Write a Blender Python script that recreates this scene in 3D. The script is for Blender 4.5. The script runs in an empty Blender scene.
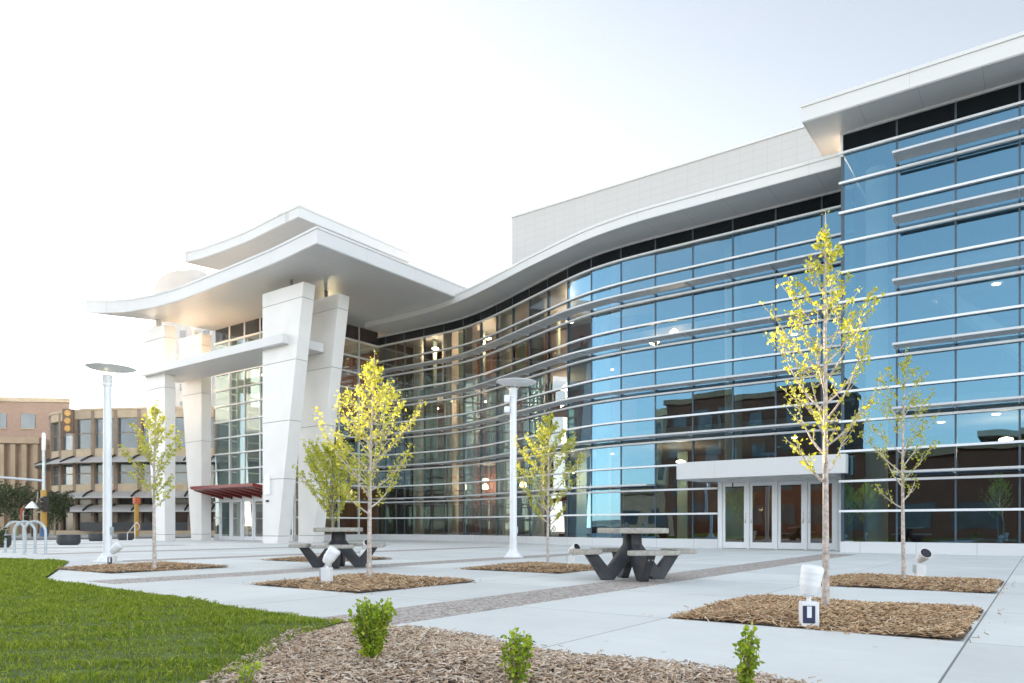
import bpy, bmesh, math, random
import numpy as np
from mathutils import Vector, Matrix

SC = bpy.context.scene
COL = SC.collection
R = math.radians

# ------------------------------------------------------------------ camera
YAW = 0.6306
EYE = 0.82
cd = bpy.data.cameras.new('camera')
cam = bpy.data.objects.new('camera', cd)
COL.objects.link(cam)
cam.location = (0, 0, EYE)
cam.rotation_euler = (R(90), 0, YAW)
cd.sensor_width = 36
cd.lens = 36 * 728 / 1024
cd.shift_y = (526 - 341.5) / 1024
cd.clip_start = 0.05
cd.clip_end = 3000
SC.camera = cam

# ------------------------------------------------------------------ sky and sun
SUN_EL = 8.6
sun_cam = Vector((-0.69, 1.0))                       # sun azimuth, right/forward of the camera
cY, sY = math.cos(YAW), math.sin(YAW)
sx = cY * sun_cam.x - sY * sun_cam.y
sy = sY * sun_cam.x + cY * sun_cam.y
sun_az = math.atan2(sx, sy)                          # clockwise from +Y
world = bpy.data.worlds.new('World')
SC.world = world
world.use_nodes = True
wn = world.node_tree.nodes
wl = world.node_tree.links
bg = wn['Background']
sky = wn.new('ShaderNodeTexSky')
sky.sky_type = 'NISHITA'
sky.sun_disc = False
sky.sun_elevation = R(SUN_EL)
sky.sun_rotation = sun_az
sky.altitude = 200
sky.air_density = 0.85
sky.dust_density = 0.8
sky.ozone_density = 0.9
thin_cloud = wn.new('ShaderNodeHueSaturation')              # thin high cloud takes most of the blue out
thin_cloud.inputs['Saturation'].default_value = 0.40
thin_cloud.inputs['Value'].default_value = 1.1
wl.new(sky.outputs[0], thin_cloud.inputs['Color'])
# the veil scales the sky by direction, dimming it ahead of the camera
tcw = wn.new('ShaderNodeTexCoord')
dotn = wn.new('ShaderNodeVectorMath'); dotn.operation = 'DOT_PRODUCT'
dotn.inputs[1].default_value = (-0.50, 0.866, 0.0)
wl.new(tcw.outputs['Generated'], dotn.inputs[0])
mrw = wn.new('ShaderNodeMapRange'); mrw.interpolation_type = 'SMOOTHSTEP'
mrw.inputs['From Min'].default_value = -0.15
mrw.inputs['From Max'].default_value = 0.65
mrw.inputs['To Min'].default_value = 1.0
mrw.inputs['To Max'].default_value = 0.47
wl.new(dotn.outputs['Value'], mrw.inputs['Value'])
sky_gain = wn.new('ShaderNodeVectorMath'); sky_gain.operation = 'SCALE'
wl.new(thin_cloud.outputs[0], sky_gain.inputs[0])
wl.new(mrw.outputs[0], sky_gain.inputs['Scale'])
wl.new(sky_gain.outputs[0], bg.inputs[0])
bg.inputs[1].default_value = 0.15
sd = bpy.data.lights.new('sun', 'SUN')
sun = bpy.data.objects.new('sun', sd)
COL.objects.link(sun)
sd.energy = 3.5
sd.angle = R(0.5)
sd.color = (1.0, 0.80, 0.58)
sdir = Vector((math.sin(sun_az) * math.cos(R(SUN_EL)), math.cos(sun_az) * math.cos(R(SUN_EL)), math.sin(R(SUN_EL))))
sun.rotation_euler = sdir.to_track_quat('Z', 'Y').to_euler()
vs = SC.view_settings
vs.view_transform = 'Standard'
vs.look = 'None'
vs.exposure = 2.5
vs.gamma = 1.0
vs.use_curve_mapping = False
SC.cycles.max_bounces = 10
SC.cycles.transparent_max_bounces = 16
SC.cycles.sample_clamp_indirect = 8

# ------------------------------------------------------------------ materials
def mat(name, col, rough=0.6, metal=0.0, spec=0.5, noise=None, bump=None, build=None):
    m = bpy.data.materials.new(name)
    m.use_nodes = True
    nt = m.node_tree
    b = nt.nodes['Principled BSDF']
    b.inputs['Base Color'].default_value = (*col, 1)
    b.inputs['Roughness'].default_value = rough
    b.inputs['Metallic'].default_value = metal
    b.inputs['Specular IOR Level'].default_value = spec
    if noise or bump:
        tc = nt.nodes.new('ShaderNodeTexCoord')
    if noise:                                          # (scale, amount[, detail])
        n = nt.nodes.new('ShaderNodeTexNoise')
        n.inputs['Scale'].default_value = noise[0]
        n.inputs['Detail'].default_value = noise[2] if len(noise) > 2 else 6
        nt.links.new(tc.outputs['Object'], n.inputs['Vector'])
        r = nt.nodes.new('ShaderNodeValToRGB')
        a = noise[1]
        r.color_ramp.elements[0].position = 0.3
        r.color_ramp.elements[1].position = 0.7
        r.color_ramp.elements[0].color = (*[c * (1 - a) for c in col], 1)
        r.color_ramp.elements[1].color = (*[min(1, c * (1 + a)) for c in col], 1)
        nt.links.new(n.outputs['Fac'], r.inputs['Fac'])
        nt.links.new(r.outputs['Color'], b.inputs['Base Color'])
    if bump:                                           # (scale, strength)
        n2 = nt.nodes.new('ShaderNodeTexNoise')
        n2.inputs['Scale'].default_value = bump[0]
        n2.inputs['Detail'].default_value = 4
        nt.links.new(tc.outputs['Object'], n2.inputs['Vector'])
        bp = nt.nodes.new('ShaderNodeBump')
        bp.inputs['Strength'].default_value = bump[1]
        bp.inputs['Distance'].default_value = 0.02
        nt.links.new(n2.outputs['Fac'], bp.inputs['Height'])
        nt.links.new(bp.outputs['Normal'], b.inputs['Normal'])
    if build:
        build(nt, b)
    return m

def math_node(nt, op, a, b=None):
    n = nt.nodes.new('ShaderNodeMath')
    n.operation = op
    for i, x in enumerate((a, b)):
        if x is None:
            continue
        if isinstance(x, (int, float)):
            n.inputs[i].default_value = x
        else:
            nt.links.new(x, n.inputs[i])
    return n.outputs[0]

def line_mask(nt, coord, offset, period, half):
    """1 on thin lines at offset + k*period"""
    t = math_node(nt, 'SUBTRACT', coord, offset - period / 2)
    t = math_node(nt, 'DIVIDE', t, period)
    t = math_node(nt, 'FRACT', t)
    t = math_node(nt, 'SUBTRACT', t, 0.5)
    t = math_node(nt, 'ABSOLUTE', t)
    return math_node(nt, 'LESS_THAN', t, half / period)

def panel_mat(name, col, axis_lines, rough=0.45, dark=0.55, var=0.04, spec=0.4):
    """painted metal with narrow seams: axis_lines = [(axis, offset, period, half)]"""
    def build(nt, b):
        tc = nt.nodes.new('ShaderNodeTexCoord')
        sp = nt.nodes.new('ShaderNodeSeparateXYZ')
        nt.links.new(tc.outputs['Object'], sp.inputs[0])
        m = None
        for ax, off, per, half in axis_lines:
            l = line_mask(nt, sp.outputs['XYZ'.index(ax)], off, per, half)
            m = l if m is None else math_node(nt, 'MAXIMUM', m, l)
        n = nt.nodes.new('ShaderNodeTexNoise')
        n.inputs['Scale'].default_value = 0.7
        n.inputs['Detail'].default_value = 7
        nt.links.new(tc.outputs['Object'], n.inputs['Vector'])
        r = nt.nodes.new('ShaderNodeValToRGB')
        r.color_ramp.elements[0].color = (*[c * (1 - var) for c in col], 1)
        r.color_ramp.elements[1].color = (*[min(1, c * (1 + var)) for c in col], 1)
        nt.links.new(n.outputs['Fac'], r.inputs['Fac'])
        mx = nt.nodes.new('ShaderNodeMix')
        mx.data_type = 'RGBA'
        nt.links.new(m, mx.inputs['Factor'])
        nt.links.new(r.outputs['Color'], mx.inputs['A'])
        mx.inputs['B'].default_value = (*[c * dark for c in col], 1)
        nt.links.new(mx.outputs['Result'], b.inputs['Base Color'])
        bp = nt.nodes.new('ShaderNodeBump')
        bp.inputs['Strength'].default_value = 0.4
        bp.inputs['Distance'].default_value = 0.01
        inv = math_node(nt, 'SUBTRACT', 1.0, m)
        nt.links.new(inv, bp.inputs['Height'])
        nt.links.new(bp.outputs['Normal'], b.inputs['Normal'])
    return mat(name, col, rough, spec=spec, build=build)

def glass_mat(name, base, tint, refl, tintr):
    """coated curtain-wall glass: mirror layer over tinted see-through"""
    m = bpy.data.materials.new(name)
    m.use_nodes = True
    nt = m.node_tree
    nt.nodes.clear()
    out = nt.nodes.new('ShaderNodeOutputMaterial')
    tr = nt.nodes.new('ShaderNodeBsdfTransparent')
    tr.inputs[0].default_value = (*tint, 1)
    gl = nt.nodes.new('ShaderNodeBsdfGlossy')
    gl.inputs['Color'].default_value = (*tintr, 1)
    gl.inputs['Roughness'].default_value = 0.0
    lw = nt.nodes.new('ShaderNodeLayerWeight')
    lw.inputs['Blend'].default_value = 0.35
    mr = nt.nodes.new('ShaderNodeMapRange')
    mr.inputs['From Min'].default_value = 0
    mr.inputs['From Max'].default_value = 1
    mr.inputs['To Min'].default_value = base
    mr.inputs['To Max'].default_value = refl
    nt.links.new(lw.outputs['Facing'], mr.inputs['Value'])
    mx = nt.nodes.new('ShaderNodeMixShader')
    nt.links.new(mr.outputs[0], mx.inputs[0])
    nt.links.new(tr.outputs[0], mx.inputs[1])
    nt.links.new(gl.outputs[0], mx.inputs[2])
    # gentle roller-wave in the sheets
    tc = nt.nodes.new('ShaderNodeTexCoord')
    n = nt.nodes.new('ShaderNodeTexNoise')
    n.inputs['Scale'].default_value = 0.9
    n.inputs['Detail'].default_value = 1
    nt.links.new(tc.outputs['Object'], n.inputs['Vector'])
    bp = nt.nodes.new('ShaderNodeBump')
    bp.inputs['Strength'].default_value = 0.05
    bp.inputs['Distance'].default_value = 0.05
    nt.links.new(n.outputs['Fac'], bp.inputs['Height'])
    nt.links.new(bp.outputs['Normal'], gl.inputs['Normal'])
    nt.links.new(mx.outputs[0], out.inputs[0])
    return m

def emit_mat(name, col, strength):
    m = bpy.data.materials.new(name)
    m.use_nodes = True
    b = m.node_tree.nodes['Principled BSDF']
    b.inputs['Base Color'].default_value = (*col, 1)
    b.inputs['Emission Color'].default_value = (*col, 1)
    b.inputs['Emission Strength'].default_value = strength
    return m

def island_mat(name, cols, rough=0.8, translucent=0.0):
    """colour picked per loose piece (chips, leaves, blades)"""
    m = bpy.data.materials.new(name)
    m.use_nodes = True
    nt = m.node_tree
    b = nt.nodes['Principled BSDF']
    b.inputs['Roughness'].default_value = rough
    b.inputs['Specular IOR Level'].default_value = 0.25
    g = nt.nodes.new('ShaderNodeNewGeometry')
    r = nt.nodes.new('ShaderNodeValToRGB')
    el = r.color_ramp.elements
    while len(el) < len(cols):
        el.new(0.5)
    for i, c in enumerate(cols):
        el[i].position = i / (len(cols) - 1)
        el[i].color = (*c, 1)
    nt.links.new(g.outputs['Random Per Island'], r.inputs['Fac'])
    nt.links.new(r.outputs['Color'], b.inputs['Base Color'])
    if translucent:
        t = nt.nodes.new('ShaderNodeBsdfTranslucent')
        nt.links.new(r.outputs['Color'], t.inputs['Color'])
        mx = nt.nodes.new('ShaderNodeMixShader')
        mx.inputs[0].default_value = translucent
        nt.links.new(b.outputs[0], mx.inputs[1])
        nt.links.new(t.outputs[0], mx.inputs[2])
        nt.links.new(mx.outputs[0], nt.nodes['Material Output'].inputs[0])
    return m

def concrete_build(nt, b):
    tc = nt.nodes.new('ShaderNodeTexCoord')
    sp = nt.nodes.new('ShaderNodeSeparateXYZ')
    nt.links.new(tc.outputs['Object'], sp.inputs[0])
    j = line_mask(nt, sp.outputs[0], -0.44, 6.25, 0.007)
    j = math_node(nt, 'MAXIMUM', j, line_mask(nt, sp.outputs[0], -2.72, 6.25, 0.005))
    j = math_node(nt, 'MAXIMUM', j, line_mask(nt, sp.outputs[1], 8.31, 4.5, 0.005))
    j = math_node(nt, 'MAXIMUM', j, line_mask(nt, sp.outputs[1], 6.04, 4.5, 0.005))
    # slab to slab tone
    fl = nt.nodes.new('ShaderNodeVectorMath'); fl.operation = 'SNAP'
    fl.inputs[1].default_value = (2.26, 2.25, 50)
    ad = nt.nodes.new('ShaderNodeVectorMath'); ad.operation = 'ADD'
    ad.inputs[1].default_value = (0.44, 0.715, 0.5)
    nt.links.new(tc.outputs['Object'], ad.inputs[0])
    nt.links.new(ad.outputs[0], fl.inputs[0])
    wn_ = nt.nodes.new('ShaderNodeTexWhiteNoise')
    nt.links.new(fl.outputs[0], wn_.inputs['Vector'])
    # broom strokes
    mp = nt.nodes.new('ShaderNodeMapping')
    mp.inputs['Scale'].default_value = (0.5, 14, 1)
    nt.links.new(tc.outputs['Object'], mp.inputs[0])
    br = nt.nodes.new('ShaderNodeTexNoise')
    br.inputs['Scale'].default_value = 3.0
    br.inputs['Detail'].default_value = 6
    nt.links.new(mp.outputs[0], br.inputs['Vector'])
    cl = nt.nodes.new('ShaderNodeTexNoise')
    cl.inputs['Scale'].default_value = 0.55
    cl.inputs['Detail'].default_value = 9
    cl.inputs['Roughness'].default_value = 0.65
    nt.links.new(tc.outputs['Object'], cl.inputs['Vector'])
    v = math_node(nt, 'MULTIPLY', wn_.outputs['Value'], 0.085)
    v = math_node(nt, 'ADD', v, math_node(nt, 'MULTIPLY', br.outputs['Fac'], 0.12))
    v = math_node(nt, 'ADD', v, math_node(nt, 'MULTIPLY', cl.outputs['Fac'], 0.30))
    v = math_node(nt, 'ADD', v, 0.40)
    cr = nt.nodes.new('ShaderNodeCombineColor')
    nt.links.new(math_node(nt, 'MULTIPLY', v, 0.96), cr.inputs[0])
    nt.links.new(math_node(nt, 'MULTIPLY', v, 0.985), cr.inputs[1])
    nt.links.new(math_node(nt, 'MULTIPLY', v, 0.95), cr.inputs[2])
    # small pits and gum spots
    vo = nt.nodes.new('ShaderNodeTexVoronoi')
    vo.inputs['Scale'].default_value = 1.7
    nt.links.new(tc.outputs['Object'], vo.inputs['Vector'])
    spot = math_node(nt, 'LESS_THAN', vo.outputs['Distance'], 0.035)
    spot = math_node(nt, 'MULTIPLY', spot, 0.35)
    dk = math_node(nt, 'MAXIMUM', math_node(nt, 'MULTIPLY', j, 0.75), spot)
    mx = nt.nodes.new('ShaderNodeMix'); mx.data_type = 'RGBA'
    nt.links.new(dk, mx.inputs['Factor'])
    nt.links.new(cr.outputs[0], mx.inputs['A'])
    mx.inputs['B'].default_value = (0.06, 0.06, 0.06, 1)
    nt.links.new(mx.outputs['Result'], b.inputs['Base Color'])
    bp = nt.nodes.new('ShaderNodeBump')
    bp.inputs['Strength'].default_value = 0.25
    bp.inputs['Distance'].default_value = 0.004
    hh = math_node(nt, 'SUBTRACT', br.outputs['Fac'], math_node(nt, 'MULTIPLY', j, 2.0))
    nt.links.new(hh, bp.inputs['Height'])
    nt.links.new(bp.outputs['Normal'], b.inputs['Normal'])

def aggregate_build(nt, b):
    tc = nt.nodes.new('ShaderNodeTexCoord')
    vo = nt.nodes.new('ShaderNodeTexVoronoi')
    vo.inputs['Scale'].default_value = 38
    nt.links.new(tc.outputs['Object'], vo.inputs['Vector'])
    r = nt.nodes.new('ShaderNodeValToRGB')
    e = r.color_ramp.elements
    e[0].color = (0.20, 0.17, 0.15, 1); e[1].color = (0.56, 0.51, 0.46, 1)
    e.new(0.5).color = (0.38, 0.34, 0.31, 1)
    sep = nt.nodes.new('ShaderNodeSeparateColor')
    nt.links.new(vo.outputs['Color'], sep.inputs[0])
    nt.links.new(sep.outputs[0], r.inputs['Fac'])
    nt.links.new(r.outputs['Color'], b.inputs['Base Color'])
    bp = nt.nodes.new('ShaderNodeBump')
    bp.inputs['Strength'].default_value = 0.5
    bp.inputs['Distance'].default_value = 0.006
    nt.links.new(vo.outputs['Distance'], bp.inputs['Height'])
    nt.links.new(bp.outputs['Normal'], b.inputs['Normal'])

def brick_build(c1, c2, mortar, scale=1.0):
    def build(nt, b):
        tc = nt.nodes.new('ShaderNodeTexCoord')
        sp = nt.nodes.new('ShaderNodeSeparateXYZ')
        nt.links.new(tc.outputs['Object'], sp.inputs[0])
        cb = nt.nodes.new('ShaderNodeCombineXYZ')
        nt.links.new(math_node(nt, 'ADD', sp.outputs[0], sp.outputs[1]), cb.inputs[0])
        nt.links.new(sp.outputs[2], cb.inputs[1])
        br = nt.nodes.new('ShaderNodeTexBrick')
        br.inputs['Scale'].default_value = 4 * scale
        br.inputs['Color1'].default_value = (*c1, 1)
        br.inputs['Color2'].default_value = (*c2, 1)
        br.inputs['Mortar'].default_value = (*mortar, 1)
        br.inputs['Mortar Size'].default_value = 0.012
        nt.links.new(cb.outputs[0], br.inputs['Vector'])
        nt.links.new(br.outputs['Color'], b.inputs['Base Color'])
    return build

M = {}
M['concrete'] = mat('plaza_concrete', (0.4, 0.4, 0.4), 0.85, build=concrete_build)
M['aggregate'] = mat('exposed_aggregate', (0.27, 0.24, 0.22), 0.9, build=aggregate_build)
M['asphalt'] = mat('asphalt', (0.055, 0.055, 0.058), 0.9, noise=(2.5, 0.25), bump=(60, 0.3))
M['sidewalk'] = mat('sidewalk_concrete', (0.33, 0.32, 0.30), 0.9, noise=(0.8, 0.15), bump=(30, 0.2))
M['earth'] = mat('far_ground', (0.13, 0.13, 0.11), 0.95, noise=(0.2, 0.3))
M['paint'] = mat('road_paint', (0.7, 0.7, 0.68), 0.7, noise=(6, 0.12))
M['fascia'] = panel_mat('fascia_panel', (0.66, 0.655, 0.64), [('X', 0.0, 3.04, 0.006)], 0.4, dark=0.78)
M['canopy_white'] = panel_mat('canopy_panel', (0.58, 0.58, 0.575), [('X', 0.3, 3.1, 0.008), ('Y', 0.35, 3.1, 0.008)], 0.4, dark=0.8)
M['soffit'] = panel_mat('soffit_panel', (0.55, 0.55, 0.54), [('Y', 0.2, 0.42, 0.006)], 0.32, dark=0.72, spec=0.5)
M['soffit_x'] = panel_mat('soffit_panel_cross', (0.55, 0.55, 0.54), [('X', 0.2, 1.52, 0.008)], 0.32, dark=0.7, spec=0.5)
M['column'] = mat('column_panel', (0.70, 0.68, 0.655), 0.5, noise=(0.9, 0.05))
M['joint_shade'] = mat('panel_joint_and_shade', (0.22, 0.22, 0.22), 0.8, noise=(3, 0.1))
M['penthouse'] = panel_mat('penthouse_panel', (0.50, 0.485, 0.47), [('X', 0.1, 0.60, 0.012), ('Z', 0.2, 0.35, 0.010)], 0.5, dark=0.90)
M['alu'] = mat('anodised_aluminium', (0.76, 0.77, 0.78), 0.4, metal=0.05, noise=(3, 0.05))
M['shade'] = mat('sunshade_aluminium', (0.52, 0.53, 0.54), 0.42, metal=0.35, noise=(3, 0.06))
M['mullion'] = mat('dark_mullion', (0.05, 0.075, 0.10), 0.4, noise=(3, 0.1))
M['plinth'] = panel_mat('plinth_panel', (0.62, 0.625, 0.63), [('X', 0.0, 1.52, 0.006)], 0.45, dark=0.5)
M['white_frame'] = mat('white_frame', (0.74, 0.75, 0.76), 0.4, noise=(2, 0.04))
M['glass'] = glass_mat('tinted_glass', 0.25, (0.34, 0.38, 0.365), 0.55, (0.30, 0.62, 0.86))
M['glass_dim'] = glass_mat('entrance_glass', 0.10, (0.44, 0.50, 0.46), 0.45, (0.55, 0.72, 0.80))
M['glass_muted'] = glass_mat('muted_reflection_glass', 0.12, (0.40, 0.39, 0.36), 0.5, (0.58, 0.70, 0.78))  # facade glass again, with dimmer, greyer reflections set for the concave bays
M['spandrel'] = mat('black_spandrel', (0.008, 0.011, 0.014), 0.10, spec=0.15, noise=(2, 0.1))
M['door_glass'] = glass_mat('door_glass', 0.14, (0.50, 0.58, 0.55), 0.6, (0.95, 0.97, 1.0))
M['steel'] = mat('brushed_steel', (0.55, 0.56, 0.57), 0.3, metal=0.9, noise=(8, 0.08))
M['red_metal'] = panel_mat('red_canopy_metal', (0.20, 0.025, 0.022), [('X', 0.0, 0.9, 0.012)], 0.38, dark=0.6)
M['int_brown'] = mat('interior_wood', (0.15, 0.060, 0.032), 0.6, noise=(1.2, 0.3))
M['int_dark'] = mat('interior_dark', (0.035, 0.03, 0.028), 0.8, noise=(1, 0.2))
M['int_slab'] = mat('interior_slab', (0.30, 0.29, 0.27), 0.8, noise=(1, 0.1))
M['int_column'] = mat('interior_column', (0.62, 0.66, 0.62), 0.6, noise=(1, 0.05))
M['curtain'] = mat('pale_green_curtain', (0.40, 0.52, 0.46), 0.9, noise=(1, 0.1))
M['lamp_warm'] = emit_mat('lamp_warm', (1.0, 0.66, 0.34), 6.0)
M['downlight'] = emit_mat('downlight', (1.0, 0.86, 0.66), 7.0)
M['charcoal'] = mat('charcoal_recycled', (0.040, 0.043, 0.050), 0.6, noise=(6, 0.35), bump=(40, 0.25))
M['slab_top'] = mat('table_top_concrete', (0.36, 0.34, 0.30), 0.8, noise=(22, 0.22), bump=(60, 0.15))
M['pole_white'] = mat('white_pole_paint', (0.76, 0.77, 0.79), 0.35, noise=(3, 0.05))
M['fixture'] = mat('floodlight_white', (0.78, 0.79, 0.80), 0.4, noise=(5, 0.05))
M['navy'] = mat('navy_cover', (0.030, 0.035, 0.085), 0.35, noise=(8, 0.2))
M['lens'] = mat('dark_lens', (0.01, 0.01, 0.012), 0.08, noise=(5, 0.1))
M['bark'] = mat('pale_bark', (0.52, 0.45, 0.40), 0.85, noise=(26, 0.4), bump=(50, 0.6))
M['bark_green'] = mat('young_bark', (0.24, 0.22, 0.13), 0.85, noise=(26, 0.3), bump=(50, 0.4))
M['leaf_yellow'] = island_mat('leaf_yellow', [(0.50, 0.49, 0.045), (0.64, 0.61, 0.075), (0.43, 0.48, 0.05), (0.70, 0.67, 0.17)], 0.6, 0.45)
M['leaf_lime'] = island_mat('leaf_lime', [(0.44, 0.45, 0.04), (0.58, 0.56, 0.065), (0.36, 0.42, 0.04), (0.64, 0.61, 0.12)], 0.6, 0.45)
M['leaf_green'] = island_mat('leaf_green', [(0.13, 0.20, 0.025), (0.22, 0.29, 0.04), (0.30, 0.34, 0.05)], 0.6, 0.4)
M['leaf_shrub'] = island_mat('leaf_shrub', [(0.28, 0.42, 0.03), (0.45, 0.56, 0.05), (0.18, 0.32, 0.025), (0.56, 0.60, 0.09)], 0.5, 0.4)
M['leaf_dark'] = island_mat('leaf_dark', [(0.03, 0.045, 0.018), (0.06, 0.085, 0.03), (0.045, 0.06, 0.025)], 0.7, 0.2)
M['grass'] = island_mat('grass_blade', [(0.10, 0.17, 0.012), (0.20, 0.29, 0.02), (0.33, 0.40, 0.035), (0.13, 0.21, 0.015), (0.44, 0.45, 0.09)], 0.6, 0.35)
M['soil'] = mat('lawn_soil', (0.075, 0.115, 0.018), 0.95, noise=(8, 0.4), bump=(20, 0.5))
M['mulch_base'] = mat('mulch_bed', (0.10, 0.065, 0.040), 0.95, noise=(22, 0.5), bump=(30, 1.0))
M['chip_tan'] = island_mat('wood_chip_tan', [(0.36, 0.21, 0.11), (0.64, 0.43, 0.25), (0.20, 0.115, 0.06), (0.78, 0.61, 0.41), (0.50, 0.31, 0.165)], 0.85)
M['chip_grey'] = island_mat('wood_chip_grey', [(0.36, 0.235, 0.145), (0.68, 0.53, 0.395), (0.19, 0.125, 0.08), (0.80, 0.70, 0.58), (0.60, 0.41, 0.25)], 0.85)
M['galv'] = mat('galvanised_steel', (0.50, 0.55, 0.57), 0.4, metal=0.5, noise=(7, 0.12))
M['dark_planter'] = mat('dark_planter', (0.035, 0.038, 0.042), 0.6, noise=(4, 0.2))
M['beige'] = mat('beige_masonry', (0.40, 0.31, 0.21), 0.85, noise=(1.5, 0.1), bump=(12, 0.2))
M['beige_dark'] = mat('brown_pier', (0.20, 0.145, 0.10), 0.85, noise=(1.5, 0.12))
M['awning'] = mat('grey_awning', (0.34, 0.32, 0.30), 0.7, noise=(1, 0.1))
M['far_glass'] = mat('far_window_glass', (0.06, 0.085, 0.105), 0.04, spec=1.0, noise=(0.4, 0.3))
M['far_dark'] = mat('far_shop_glass', (0.022, 0.02, 0.02), 0.1, noise=(0.4, 0.3))
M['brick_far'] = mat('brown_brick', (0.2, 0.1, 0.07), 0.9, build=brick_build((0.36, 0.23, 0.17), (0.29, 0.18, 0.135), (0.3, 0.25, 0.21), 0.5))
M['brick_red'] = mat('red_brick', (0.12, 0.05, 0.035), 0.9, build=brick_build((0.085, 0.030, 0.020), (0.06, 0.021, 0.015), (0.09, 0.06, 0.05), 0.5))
M['rib'] = mat('ribbed_stone', (0.36, 0.26, 0.17), 0.85, noise=(1, 0.1))
M['gold'] = mat('gold_disc', (0.42, 0.23, 0.05), 0.35, metal=0.4, noise=(3, 0.1))
M['sign_brown'] = mat('sign_board', (0.09, 0.045, 0.025), 0.6, noise=(2, 0.1))
M['yellow_paint'] = mat('yellow_paint', (0.45, 0.25, 0.035), 0.5, noise=(3, 0.12))
M['blue_paint'] = mat('blue_paint', (0.03, 0.10, 0.22), 0.5, noise=(3, 0.12))
M['black_paint'] = mat('black_paint', (0.012, 0.012, 0.012), 0.5, noise=(3, 0.12))
M['orange'] = mat('orange_sign', (0.45, 0.09, 0.03), 0.5, noise=(3, 0.1))
M['car_paint'] = mat('car_paint', (0.05, 0.06, 0.085), 0.2, noise=(1, 0.1))
M['car_white'] = mat('car_white', (0.6, 0.6, 0.6), 0.2, noise=(1, 0.05))
M['rubber'] = mat('tyre_rubber', (0.02, 0.02, 0.02), 0.9, noise=(4, 0.2))
M['signal_red'] = emit_mat('signal_red', (1.0, 0.08, 0.03), 2.0)

# ------------------------------------------------------------------ mesh helpers  (u = leftwards along the facade, v = into the building)
def P(u, v, z):
    return (-u, v, z)

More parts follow.
